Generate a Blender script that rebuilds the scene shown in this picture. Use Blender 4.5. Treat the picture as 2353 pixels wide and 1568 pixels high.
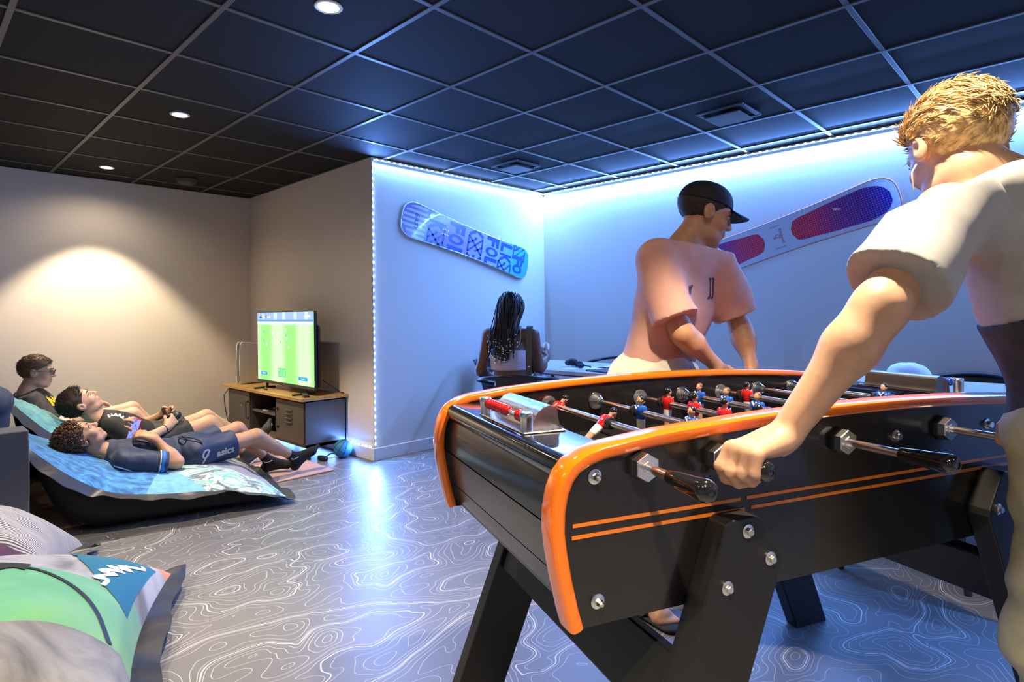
import bpy, bmesh, math, random
import numpy as np
from mathutils import Matrix, Vector, Quaternion
from mathutils.bvhtree import BVHTree

random.seed(7); RNG = np.random.default_rng(7)
SC = bpy.context.scene
COL = SC.collection
for o in list(bpy.data.objects): bpy.data.objects.remove(o)

# ------------------------------------------------------------ camera, world, exposure
YAW, ROLL, FPX = 0.7709, -0.0105, 1365.94
CAMZ = 1.15
def camera():
    cd = bpy.data.cameras.new('camera'); cam = bpy.data.objects.new('camera', cd); COL.objects.link(cam)
    f = Vector((math.cos(YAW), math.sin(YAW), 0)); r0 = Vector((math.sin(YAW), -math.cos(YAW), 0)); u0 = Vector((0, 0, 1))
    r = r0*math.cos(ROLL)+u0*math.sin(ROLL); u = -r0*math.sin(ROLL)+u0*math.cos(ROLL)
    m = Matrix((r, u, -f)).transposed().to_4x4(); m.translation = (0, 0, CAMZ)
    cam.matrix_world = m
    cd.sensor_width = 36; cd.lens = 36*FPX/2353; cd.shift_x = (1176.5-1166.2)/2353; cd.shift_y = (721.78-784)/2353
    cd.clip_start = 0.02; cd.clip_end = 60
    SC.camera = cam
camera()
W = bpy.data.worlds.new('world'); SC.world = W; W.use_nodes = True
W.node_tree.nodes['Background'].inputs[0].default_value = (0.05, 0.05, 0.055, 1)
W.node_tree.nodes['Background'].inputs[1].default_value = 0.0
SC.cycles.adaptive_threshold = .07; SC.cycles.max_bounces = 4; SC.cycles.diffuse_bounces = 3; SC.cycles.glossy_bounces = 4; SC.cycles.transparent_max_bounces = 6; SC.cycles.caustics_reflective = False; SC.cycles.caustics_refractive = False
vs = SC.view_settings
vs.view_transform = 'Standard'; vs.look = 'None'; vs.gamma = 1.0; vs.exposure = 0.85; vs.use_curve_mapping = False

# power of the lamps (each lamp is built further down with its fitting)
DOWNLIGHT_W = 185.0
DOWNLIGHT_COL = (1.0, 0.82, 0.60)
LED_COL = (0.12, 0.315, 1.0)
LED_W_PER_M = 18.0

# ------------------------------------------------------------ materials
MATS = {}
def nt(m):
    m.use_nodes = True
    return m.node_tree, m.node_tree.nodes, m.node_tree.links
def mat(name, col=(.5,.5,.5), rough=.5, metal=0., spec=.5, bump=None, noise=None, coat=0., emit=None, estr=0., trans=0., sheen=0., alpha=1., ior=1.45, aniso=0., sss=0.):
    if name in MATS: return MATS[name]
    m = bpy.data.materials.new(name); t, n, l = nt(m)
    b = n['Principled BSDF']
    b.inputs['Base Color'].default_value = (*col, 1); b.inputs['Roughness'].default_value = rough
    b.inputs['Metallic'].default_value = metal; b.inputs['Specular IOR Level'].default_value = spec
    b.inputs['Coat Weight'].default_value = coat; b.inputs['Coat Roughness'].default_value = .06
    b.inputs['Transmission Weight'].default_value = trans; b.inputs['IOR'].default_value = ior
    b.inputs['Sheen Weight'].default_value = sheen; b.inputs['Alpha'].default_value = alpha
    if sss:
        b.inputs['Subsurface Weight'].default_value = sss; b.inputs['Subsurface Radius'].default_value = (.012, .005, .003); b.inputs['Subsurface Scale'].default_value = 1.
    if emit is not None:
        b.inputs['Emission Color'].default_value = (*emit, 1); b.inputs['Emission Strength'].default_value = estr
    if bump and bump[0] >= 500: bump = None          # too fine to show at this distance
    if bump or noise:
        tc = n.new('ShaderNodeTexCoord')
    if noise:
        sc, amt = noise[0], noise[1]
        nz = n.new('ShaderNodeTexNoise'); nz.inputs['Scale'].default_value = sc; nz.inputs['Detail'].default_value = 4
        if len(noise) > 2:
            mp = n.new('ShaderNodeMapping'); mp.inputs['Scale'].default_value = noise[2]; l.new(tc.outputs['Object'], mp.inputs[0]); l.new(mp.outputs[0], nz.inputs['Vector'])
        else: l.new(tc.outputs['Object'], nz.inputs['Vector'])
        rp = n.new('ShaderNodeValToRGB')
        rp.color_ramp.elements[0].position = .3; rp.color_ramp.elements[1].position = .7
        rp.color_ramp.elements[0].color = (*[c*(1-amt) for c in col], 1); rp.color_ramp.elements[1].color = (*[min(1, c*(1+amt)) for c in col], 1)
        l.new(nz.outputs['Fac'], rp.inputs[0]); l.new(rp.outputs[0], b.inputs['Base Color'])
    if bump:
        nb = n.new('ShaderNodeTexNoise'); nb.inputs['Scale'].default_value = bump[0]; nb.inputs['Detail'].default_value = 3
        if len(bump) > 2:
            mp = n.new('ShaderNodeMapping'); mp.inputs['Scale'].default_value = bump[2]; l.new(tc.outputs['Object'], mp.inputs[0]); l.new(mp.outputs[0], nb.inputs['Vector'])
        else: l.new(tc.outputs['Object'], nb.inputs['Vector'])
        bp = n.new('ShaderNodeBump'); bp.inputs['Strength'].default_value = bump[1]; bp.inputs['Distance'].default_value = .004
        l.new(nb.outputs['Fac'], bp.inputs['Height']); l.new(bp.outputs[0], b.inputs['Normal'])
    MATS[name] = m
    return m
def emat(name, col, strength=1.):
    if name in MATS: return MATS[name]
    m = bpy.data.materials.new(name); t, n, l = nt(m)
    n.remove(n['Principled BSDF']); e = n.new('ShaderNodeEmission'); e.inputs[0].default_value = (*col, 1); e.inputs[1].default_value = strength
    l.new(e.outputs[0], n['Material Output'].inputs[0]); MATS[name] = m
    m.cycles.emission_sampling = 'NONE'
    return m

# ------------------------------------------------------------ mesh helpers
def V(*a): return np.array(a, float)
def unit(a):
    a = np.asarray(a, float); return a/max(1e-12, np.linalg.norm(a))
def frame(d, up=(0, 0, 1)):
    d = unit(d); up = np.asarray(up, float)
    if abs(d@unit(up)) > .985: up = V(1, 0, 0) if abs(d[0]) < .9 else V(0, 1, 0)
    x = unit(np.cross(up, d)); y = np.cross(d, x)
    return x, y, d
class MB:
    """collects verts and faces of ONE mesh"""
    def __init__(s): s.v = []; s.f = []; s.m = []; s.cur = 0; s.uv = None
    def mi(s, i): s.cur = i; return s
    def add(s, vs_, fs):
        o = len(s.v); s.v.extend([tuple(map(float, p)) for p in vs_])
        for f in fs: s.f.append(tuple(o+i for i in f)); s.m.append(s.cur)
        return s
    def box(s, c, d, rot=None, bev=0.):
        c = np.asarray(c, float); h = np.asarray(d, float)/2
        b = min(bev, h.min()*.9)
        if b <= 0:
            vs_ = [V(x, y, z)*h for x in (-1, 1) for y in (-1, 1) for z in (-1, 1)]
            fs = [(0,1,3,2),(4,6,7,5),(0,4,5,1),(2,3,7,6),(0,2,6,4),(1,5,7,3)]
        else:
            vs_ = []; idx = {}
            for sx in (-1, 1):
                for sy in (-1, 1):
                    for sz in (-1, 1):
                        for a in range(3):
                            p = V(sx, sy, sz)*(h-b); p[a] = (sx, sy, sz)[a]*h[a]
                            idx[(sx, sy, sz, a)] = len(vs_); vs_.append(p)
            fs = []
            for a in range(3):
                p, q = (a+1) % 3, (a+2) % 3
                for sg in (-1, 1):
                    loop = []
                    for (i, j) in ((-1,-1),(1,-1),(1,1),(-1,1)):
                        k = [0, 0, 0]; k[a] = sg; k[p] = i; k[q] = j; loop.append(idx[(*k, a)])
                    fs.append(tuple(loop if sg > 0 else loop[::-1]))
                for i in (-1, 1):
                    for j in (-1, 1):
                        k0 = [0,0,0]; k1 = [0,0,0]; k0[a] = -1; k1[a] = 1
                        for k in (k0, k1): k[p] = i; k[q] = j
                        l4 = [idx[(*k0, p)], idx[(*k1, p)], idx[(*k1, q)], idx[(*k0, q)]]
                        fs.append(tuple(l4 if i*j < 0 else l4[::-1]))
            for sx in (-1, 1):
                for sy in (-1, 1):
                    for sz in (-1, 1):
                        t3 = [idx[(sx, sy, sz, a)] for a in range(3)]
                        fs.append(tuple(t3 if sx*sy*sz > 0 else t3[::-1]))
        if rot is not None: vs_ = [np.asarray(rot)@p for p in vs_]
        return s.add([p+c for p in vs_], fs)
    def tube(s, pts, r, n=10, cap=True, closed=False, flat=None, up=(0, 0, 1)):
        pts = [np.asarray(p, float) for p in pts]; k = len(pts)
        rr = [r]*k if np.isscalar(r) else list(r)
        vs_ = []; px_ = None
        for i, p in enumerate(pts):
            if closed: d = pts[(i+1) % k]-pts[i-1]
            else: d = pts[min(i+1, k-1)]-pts[max(i-1, 0)]
            d = unit(d)
            if px_ is None: x, y, _ = frame(d, up)
            else:
                x = px_-d*(px_@d)
                x = unit(x) if np.linalg.norm(x) > 1e-6 else frame(d, up)[0]
                y = np.cross(d, x)
            px_ = x
            fl = 1. if flat is None else flat
            for j in range(n):
                a = 2*math.pi*j/n
                vs_.append(p+x*math.cos(a)*rr[i]+y*math.sin(a)*rr[i]*fl)
        fs = []
        for i in range(k if closed else k-1):
            i2 = (i+1) % k
            for j in range(n):
                j2 = (j+1) % n
                fs.append((i*n+j, i*n+j2, i2*n+j2, i2*n+j))
        if cap and not closed:
            fs.append(tuple(range(n-1, -1, -1))); fs.append(tuple((k-1)*n+j for j in range(n)))
        return s.add(vs_, fs)
    def cyl(s, a, b, r0, r1=None, n=16, cap=True):
        return s.tube([a, b], [r0, r0 if r1 is None else r1], n, cap)
    def lathe(s, prof, o=(0, 0, 0), d=(0, 0, 1), n=24, up=(0, 1, 0)):
        """prof: list of (radius, height along d)"""
        x, y, d = frame(d, up); o = np.asarray(o, float); vs_ = []; rings = []
        for (r, h) in prof:
            if r < 1e-6: rings.append([len(vs_)]); vs_.append(o+d*h)
            else:
                rings.append(list(range(len(vs_), len(vs_)+n)))
                for j in range(n):
                    a = 2*math.pi*j/n; vs_.append(o+d*h+x*r*math.cos(a)+y*r*math.sin(a))
        fs = []
        for A, B in zip(rings[:-1], rings[1:]):
            for j in range(n):
                j2 = (j+1) % n
                if len(A) == 1 and len(B) == 1: continue
                if len(A) == 1: fs.append((A[0], B[j2], B[j]))
                elif len(B) == 1: fs.append((A[j], A[j2], B[0]))
                else: fs.append((A[j], A[j2], B[j2], B[j]))
        return s.add(vs_, fs)
    def sphere(s, c, r, n=16, m=10, rot=None):
        c = np.asarray(c, float); r = np.asarray([r]*3 if np.isscalar(r) else r, float)
        vs_ = []; fs = []
        rot = np.eye(3) if rot is None else np.asarray(rot)
        vs_.append(rot@(V(0, 0, 1)*r)+c)
        for i in range(1, m):
            th = math.pi*i/m
            for j in range(n):
                ph = 2*math.pi*j/n
                vs_.append(rot@(V(math.sin(th)*math.cos(ph), math.sin(th)*math.sin(ph), math.cos(th))*r)+c)
        vs_.append(rot@(V(0, 0, -1)*r)+c); L = len(vs_)-1
        for j in range(n):
            j2 = (j+1) % n
            fs.append((0, 1+j, 1+j2)); fs.append((L, 1+(m-2)*n+j2, 1+(m-2)*n+j))
            for i in range(m-2):
                fs.append((1+i*n+j, 1+(i+1)*n+j, 1+(i+1)*n+j2, 1+i*n+j2))
        return s.add(vs_, fs)
    def prism(s, poly, o, x, y, depth):
        """polygon (list of 2d) in the plane o + a*x + b*y, extruded along x cross y by depth"""
        o = np.asarray(o, float); x = np.asarray(x, float); y = np.asarray(y, float); d = np.cross(x, y)*depth
        n = len(poly)
        A = [o+x*a+y*b for a, b in poly]; B = [p+d for p in A]
        fs = [tuple(range(n-1, -1, -1)), tuple(range(n, 2*n))]
        for i in range(n): j = (i+1) % n; fs.append((i, j, n+j, n+i))
        return s.add(A+B, fs)
    def quad(s, a, b, c, d): return s.add([a, b, c, d], [(0, 1, 2, 3)])
    def grid(s, P, close_u=False):
        """P: array (nu,nv,3)"""
        P = np.asarray(P); nu, nv = P.shape[:2]; fs = []
        for i in range(nu if close_u else nu-1):
            i2 = (i+1) % nu
            for j in range(nv-1): fs.append((i*nv+j, i2*nv+j, i2*nv+j+1, i*nv+j+1))
        return s.add(P.reshape(-1, 3), fs)
def mesh_np(name, v, f, mats, mi=None, smooth=None):
    me = bpy.data.meshes.new(name)
    if isinstance(f, np.ndarray):
        me.vertices.add(len(v)); me.vertices.foreach_set('co', np.asarray(v, np.float32).ravel())
        k = f.shape[1]; me.loops.add(f.size); me.loops.foreach_set('vertex_index', f.astype(np.int32).ravel())
        me.polygons.add(len(f)); me.polygons.foreach_set('loop_start', np.arange(0, f.size, k, dtype=np.int32))
        me.update(calc_edges=True); me.validate()
    else:
        me.from_pydata([tuple(p) for p in v], [], f); me.update()
    for m in mats: me.materials.append(m)
    if mi is not None and len(mats) > 1: me.polygons.foreach_set('material_index', np.asarray(mi, np.int32))
    if smooth:
        me.polygons.foreach_set('use_smooth', np.ones(len(me.polygons), bool))
        if smooth is not True and smooth < 179: me.set_sharp_from_angle(angle=math.radians(smooth))
    return me
WM = {}
def link(o, parent=None):
    COL.objects.link(o)
    if parent is not None: o.parent = parent
def thing(name, label, cat, loc=(0, 0, 0), rotz=0., group=None):
    o = bpy.data.objects.new(name, None); COL.objects.link(o); o.empty_display_size = .05
    o.location = loc; o.rotation_euler = (0, 0, rotz)
    WM[o.name] = Matrix.Translation(loc)@Matrix.Rotation(rotz, 4, 'Z')
    return tag(o, label, cat, group)
def tag(o, label=None, cat=None, group=None, kind=None):
    if label: o['label'] = label
    if cat: o['category'] = cat
    if group: o['group'] = group
    if kind: o['kind'] = kind
    return o
def rootmat(o):
    m = Matrix()
    while o is not None:
        m = Matrix.Translation(o.location)@o.rotation_euler.to_matrix().to_4x4()@m; o = o.parent
    return m
def obj(name, mb, mats, parent=None, smooth=None, world=False, label=None, kind=None):
    """one mesh object. Coordinates are the parent's own, or world ones with world=True (or a top-level object)"""
    if not isinstance(mats, (list, tuple)): mats = [mats]
    v, f, mi = (mb.v, mb.f, mb.m) if isinstance(mb, MB) else mb
    if world and parent is not None:
        im = np.array(rootmat(parent).inverted()); v = np.asarray(v, float)@im[:3, :3].T+im[:3, 3]
    me = mesh_np(name, v, f, mats, mi, smooth)
    o = bpy.data.objects.new(name, me); link(o, parent)
    if label: o['label'] = label
    if kind: o['kind'] = kind
    return o
def base_obj(name, mb, mats, loc, smooth=None):
    """a top-level mesh whose origin is put at its base"""
    v, f, mi = (mb.v, mb.f, mb.m) if isinstance(mb, MB) else mb
    v = np.asarray(v, float)-np.asarray(loc, float)
    o = obj(name, (v, f, mi), mats, None, smooth); o.location = loc
    return o
def dup(o, parent=None, loc=None, rotz=None):
    c = o.copy(); COL.objects.link(c); c.parent = parent
    if loc is not None: c.location = loc
    if rotz is not None: c.rotation_euler = (0, 0, rotz)
    for ch in list(o.children): dup(ch, c)
    return c
def struct(name, mb, mats, smooth=None, parent=None):
    o = obj(name, mb, mats, parent, smooth)
    if parent is None: o['kind'] = 'structure'
    return o
def text_mesh(txt, size=1., shear=0., ext=0., align='CENTER', bold=0.):
    """(verts, faces) of flat lettering in the xy plane"""
    cu = bpy.data.curves.new('lettering', 'FONT'); cu.body = txt; cu.size = size; cu.shear = shear; cu.extrude = ext
    cu.align_x = align; cu.align_y = 'CENTER'; cu.resolution_u = 4; cu.offset = bold
    o = bpy.data.objects.new('lettering', cu); COL.objects.link(o)
    dg = bpy.context.evaluated_depsgraph_get(); me = o.evaluated_get(dg).to_mesh()
    v = np.array([p.co[:] for p in me.vertices]); f = [tuple(p.vertices) for p in me.polygons]
    o.evaluated_get(dg).to_mesh_clear(); bpy.data.objects.remove(o); bpy.data.curves.remove(cu)
    return v, f
def place(v, o, x, y, z=None, lift=0.):
    x = np.asarray(x, float); y = np.asarray(y, float); z = np.cross(x, y) if z is None else np.asarray(z, float)
    return np.asarray(o, float)+v[:, :1]*x+v[:, 1:2]*y+(v[:, 2:3]+lift)*z

# ------------------------------------------------------------ room
XT, YL, YS, XR, HC = 2.622, 6.347, 4.03, 4.704, 2.40     # tv wall x, left wall y, snowboard wall y, right wall x, ceiling
X0, Y0 = -2.6, -2.6                                        # walls behind the camera
GX, GY = 0.9318, 2.4901                                    # a crossing of the ceiling grid, 0.6 m pitch

m_wall = mat('painted wall', (.70, .635, .555), .62)
m_skirt = mat('baseboard paint', (.74, .70, .65), .35)
m_tile = mat('ceiling tile', (.011, .011, .012), .75, spec=.25, noise=(240, .35))
m_rail = mat('ceiling grid rail', (.085, .083, .078), .42, spec=.5)

def floor_material():
    m = bpy.data.materials.new('contour line vinyl'); t, n, l = nt(m); b = n['Principled BSDF']
    tc = n.new('ShaderNodeTexCoord'); mp = n.new('ShaderNodeMapping'); l.new(tc.outputs['Object'], mp.inputs[0])
    mp.inputs['Rotation'].default_value = (0, 0, math.radians(-38)); mp.inputs['Scale'].default_value = (1.0, 1.5, 1)
    S, E = 2.7, .0015
    def field(off):
        a = n.new('ShaderNodeVectorMath'); a.operation = 'ADD'; a.inputs[1].default_value = off; l.new(mp.outputs[0], a.inputs[0])
        z = n.new('ShaderNodeTexNoise'); z.inputs['Scale'].default_value = S; z.inputs['Detail'].default_value = 1.7; z.inputs['Roughness'].default_value = .38
        z.inputs['Distortion'].default_value = .25
        l.new(a.outputs[0], z.inputs['Vector']); return z.outputs['Fac']
    def mth(op, a, c=None):
        x = n.new('ShaderNodeMath'); x.operation = op
        for i, q in enumerate((a, c)):
            if q is None: continue
            if isinstance(q, (int, float)): x.inputs[i].default_value = q
            else: l.new(q, x.inputs[i])
        return x.outputs[0]
    f0, fx, fy = field((0, 0, 0)), field((E, 0, 0)), field((0, E, 0))
    gx = mth('DIVIDE', mth('SUBTRACT', fx, f0), E); gy = mth('DIVIDE', mth('SUBTRACT', fy, f0), E/1.5)
    g = mth('SQRT', mth('ADD', mth('ADD', mth('MULTIPLY', gx, gx), mth('MULTIPLY', gy, gy)), .012))
    def lines(freq, width, ph=0.):
        v = mth('FRACT', mth('ADD', mth('MULTIPLY', f0, freq), ph)); d = mth('ABSOLUTE', mth('SUBTRACT', v, .5))
        dist = mth('DIVIDE', d, mth('MULTIPLY', g, freq))
        r = n.new('ShaderNodeMapRange'); r.inputs['From Min'].default_value = width*.65; r.inputs['From Max'].default_value = width*1.25
        r.inputs['To Min'].default_value = 1; r.inputs['To Max'].default_value = 0
        l.new(dist, r.inputs['Value']); return r.outputs[0]
    ln = mth('MAXIMUM', mth('MULTIPLY', lines(24, .0008), .75), lines(24/5, .0019, .3))
    mx = n.new('ShaderNodeMix'); mx.data_type = 'RGBA'; l.new(ln, mx.inputs['Factor'])
    mx.inputs['A'].default_value = (.135, .134, .130, 1); mx.inputs['B'].default_value = (.58, .57, .54, 1)
    l.new(mx.outputs['Result'], b.inputs['Base Color'])
    b.inputs['Roughness'].default_value = .40; b.inputs['Specular IOR Level'].default_value = .5
    return m

def room():
    T = .12
    fl = MB(); fl.box(((X0+XR)/2, (Y0+YL)/2, -.05), (XR-X0+2*T, YL-Y0+2*T, .1)); struct('floor', fl, floor_material())
    def wall(nm, x0, x1, y0, y1):
        w = MB(); w.box(((x0+x1)/2, (y0+y1)/2, HC/2), (x1-x0, y1-y0, HC)); return struct(nm, w, m_wall)
    wall('wall_left', X0-T, XT+T, YL, YL+T)
    wall('wall_tv', XT, XT+T, YS, YL)
    wall('wall_snowboard', XT+T, XR+T, YS, YS+T)
    wall('wall_right', XR, XR+T, Y0-T, YS)
    wall('wall_back', X0-T, X0, Y0-T, YL)
    wall('wall_near', X0, XR, Y0-T, Y0)
    def skirt(nm, x0, x1, y0, y1):
        w = MB(); w.box(((x0+x1)/2, (y0+y1)/2, .05), (x1-x0, y1-y0, .1), bev=.003); return struct(nm, w, m_skirt)
    d = .012
    skirt('baseboard_left', X0, XT, YL-d, YL); skirt('baseboard_tv', XT-d, XT, YS-d, YL-d)
    skirt('baseboard_snowboard', XT, XR, YS-d, YS); skirt('baseboard_right', XR-d, XR, Y0, YS-d)
    # suspended ceiling: a slab, the tiles one by one, the rails between them
    c = MB(); c.box(((X0+XR)/2, (Y0+YL)/2, HC+.075), (XR-X0+2*T, YL-Y0+2*T, .09))
    ce = struct('ceiling', c, mat('ceiling void', (.01, .01, .01), .9))
    i0, i1 = math.floor((X0-GX)/.6), math.ceil((XR-GX)/.6); j0, j1 = math.floor((Y0-GY)/.6), math.ceil((YL-GY)/.6)
    shared = {}
    def tile(x0, x1, y0, y1):
        x0, x1, y0, y1 = max(x0, X0), min(x1, XR), max(y0, Y0), min(y1, YL)
        if x1-x0 < .03 or y1-y0 < .03: return
        key = (round(x1-x0, 3), round(y1-y0, 3))
        if key not in shared:
            t = MB(); t.box((0, 0, 0), (key[0]-.006, key[1]-.006, .016), bev=.003)
            shared[key] = mesh_np('ceiling_tile', t.v, t.f, [m_tile])
        o = bpy.data.objects.new('ceiling_tile', shared[key]); link(o, ce); o.location = ((x0+x1)/2, (y0+y1)/2, HC+.0135)
    for i in range(i0, i1):
        for j in range(j0, j1):
            x0, y0 = GX+.6*i, GY+.6*j; x1, y1 = x0+.6, y0+.6
            if x0 >= XT and y0 >= YS: continue
            if x1 > XT and y1 > YS and x0 < XT and y0 < YS:
                tile(x0, x1, y0, YS); tile(x0, XT, YS, y1); continue
            if x0 >= XT-.01 and y1 > YS: y1 = YS
            if y0 >= YS-.01 and x1 > XT: x1 = XT
            tile(x0, x1, y0, y1)
    for i in range(i0, i1+1):
        x = GX+.6*i
        if X0 < x < XR:
            ye = YL if x < XT else YS
            r = MB(); r.box((x, (Y0+ye)/2, HC+.003), (.024, ye-Y0, .010), bev=.0015); obj('grid_rail', r, m_rail, ce)
    for j in range(j0, j1+1):
        y = GY+.6*j
        if Y0 < y < YL:
            xe = XR if y < YS else XT
            r = MB(); r.box(((X0+xe)/2, y, HC+.0045), (xe-X0, .024, .010), bev=.0015); obj('grid_rail', r, m_rail, ce)
    # dark angle trim along the wall heads in view
    for (x0, x1, y0, y1) in ((X0, XT, YL-.02, YL), (XT-.02, XT, YS, YL), (XT, XR, YS-.02, YS), (XR-.02, XR, Y0, YS)):
        r = MB(); r.box(((x0+x1)/2, (y0+y1)/2, HC+.002), (x1-x0, y1-y0, .004)); obj('wall_angle', r, mat('black edge angle', (.02, .02, .02), .5), ce)
room()

# ------------------------------------------------------------ lamps and ceiling fittings
def downlight(x, y, label):
    t = thing('downlight', label, 'ceiling light', (x, y, HC), 0, 'recessed ceiling downlights')
    b = MB(); b.lathe([(.040, .0), (.052, -.002), (.056, .001), (.056, .004), (.040, .004)], n=28)
    obj('trim_ring', b, mat('white lamp trim', (.75, .75, .72), .35), t, 40)
    g = MB(); g.lathe([(0, -.0005), (.041, -.0005), (.041, .003), (0, .003)], n=28)
    obj('lens', g, emat('downlight lens', (1, .9, .74), 14), t)
    ld = bpy.data.lights.new('downlight_lamp', 'SPOT'); ld.energy = DOWNLIGHT_W; ld.color = DOWNLIGHT_COL
    ld.spot_size = math.radians(86); ld.spot_blend = .36; ld.shadow_soft_size = .035
    lo = bpy.data.objects.new('downlight_lamp', ld); link(lo, t); lo.location = (0, 0, -.006)
    ls = bpy.data.lights.new('downlight_spill', 'SPOT'); ls.energy = DOWNLIGHT_W*.07; ls.color = DOWNLIGHT_COL; ls.spot_size = math.radians(158); ls.spot_blend = .6; ls.shadow_soft_size = .04
    lq = bpy.data.objects.new('downlight_spill', ls); link(lq, t); lq.location = (0, 0, -.008)
DL = [(1.232, 2.19, 'round recessed downlight nearest the camera, at the top edge of the picture'), (1.232, 4.00, 'round recessed downlight in the middle of the left ceiling, above the bean bags'),
      (1.232, 5.82, 'round recessed downlight furthest back, beside the left wall'), (1.232, .39, 'round recessed downlight above the football table, out of view'),
      (1.232, -1.41, 'round recessed downlight behind the blond boy, out of view'), (.032, -.21, 'added fill downlight straight above the camera, out of view'), (-.57, 2.19, 'round recessed downlight above the sofa seat, out of view'), (-.57, .39, 'round recessed downlight behind the camera, out of view')]  # the one above the camera is an added fill for camera-facing sides
for a in DL: downlight(*a)

m_chip = emat('led chip', (.62, .80, 1.), 26)
m_tape = mat('led tape', (.8, .82, .85), .4)
def led_strip(a, b, nrm, aim, label, wscale=1., depth=.004):
    """tape on the wall from a to b; nrm: out of the wall; aim: main direction of its light"""
    a = V(*a); b = V(*b); nrm = V(*nrm); L = np.linalg.norm(b-a); d = (b-a)/L; w = np.cross(d, nrm)
    t = thing('led_strip', label, 'led strip', tuple(a), 0, 'blue led strips along the wall edges')
    R = np.column_stack([d, w, nrm])
    pr = MB(); pr.box((b-a)/2+nrm*depth/2, (L, .012, depth), R); obj('spacer', pr, mat('led profile', (.55, .55, .56), .4), t)  # added bar, holds the tape off so more light reaches down the wall
    m = MB(); m.box((b-a)/2+nrm*(depth+.001), (L, .010, .002), R); obj('tape', m, m_tape, t)
    n = max(2, int(round(L/.055))); c = MB(); c.box((0, 0, 0), (.011, .009, .005), R, bev=.0015); me = mesh_np('led_chip', c.v, c.f, [m_chip])
    for i in range(n):
        o = bpy.data.objects.new('led_chip', me); link(o, t); o.location = tuple(d*L*(i+.5)/n+nrm*(depth+.0045))
    ld = bpy.data.lights.new('strip_light', 'AREA'); ld.shape = 'RECTANGLE'; ld.size = L; ld.size_y = .006
    ld.color = LED_COL; ld.energy = LED_W_PER_M*L*wscale
    lo = bpy.data.objects.new('strip_light', ld); link(lo, t)
    z = -unit(aim); x = d; y = np.cross(z, x); y = unit(y)
    mm = Matrix(np.column_stack([x, y, z]).tolist()).to_4x4(); mm.translation = tuple((b-a)/2+nrm*(depth+.009)); lo.matrix_local = mm
led_strip((XT+.01, YS, HC-.018), (XR-.01, YS, HC-.018), (0, -1, 0), (0, -.55, -1), 'blue-white led strip along the ceiling above the smaller snowboard', .44, .022)
led_strip((XR, YS-.01, HC-.018), (XR, Y0+.2, HC-.018), (-1, 0, 0), (-.55, 0, -1), 'long blue-white led strip along the ceiling above the red and blue snowboard', 1.45, .026)
led_strip((XT+.008, YS, HC-.03), (XT+.008, YS, .105), (0, -1, 0), (0, -1, 0), 'vertical blue-white led strip running down the wall corner', .8)
led_strip((XT, YS+.02, .108), (XT, 5.9, .108), (-1, 0, 0), (-1, 0, .3), 'short blue-white led strip on the baseboard behind the blue basketball', .5)

def ceiling_fittings():
    mv = mat('dark vent plastic', (.045, .048, .052), .45)
    for k, (x, y, lab) in enumerate(((3.64, 3.42, 'square ceiling vent above the smaller snowboard'), (3.66, 1.60, 'square ceiling vent above the boy with the black cap'))):
        t = thing('ceiling_vent', lab, 'ceiling vent', (x, y, HC), 0, 'square ceiling vents')
        f = MB()
        for s in (-1, 1):
            f.box((s*.135, 0, -.008), (.03, .30, .016), bev=.005); f.box((0, s*.135, -.008), (.24, .03, .016), bev=.005)
        obj('frame', f, mv, t); p = MB(); p.box((0, 0, -.034), (.225, .225, .012), bev=.006); obj('plate', p, mv, t)
        q = MB(); q.cyl((0, 0, -.028), (0, 0, -.001), .05, n=16); obj('stem', q, mat('vent throat', (.03, .03, .03), .6), t)
    t = thing('round_vent', 'small round dark vent on the ceiling near the far left corner', 'ceiling vent', (1.844, 5.82, HC))
    b = MB(); b.lathe([(0, -.045), (.055, -.045), (.075, -.034), (.085, -.008), (.088, -.001), (0, -.001)], n=28); obj('cover', b, mat('dark round vent', (.05, .048, .045), .5), t, 40)
ceiling_fittings()

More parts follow.
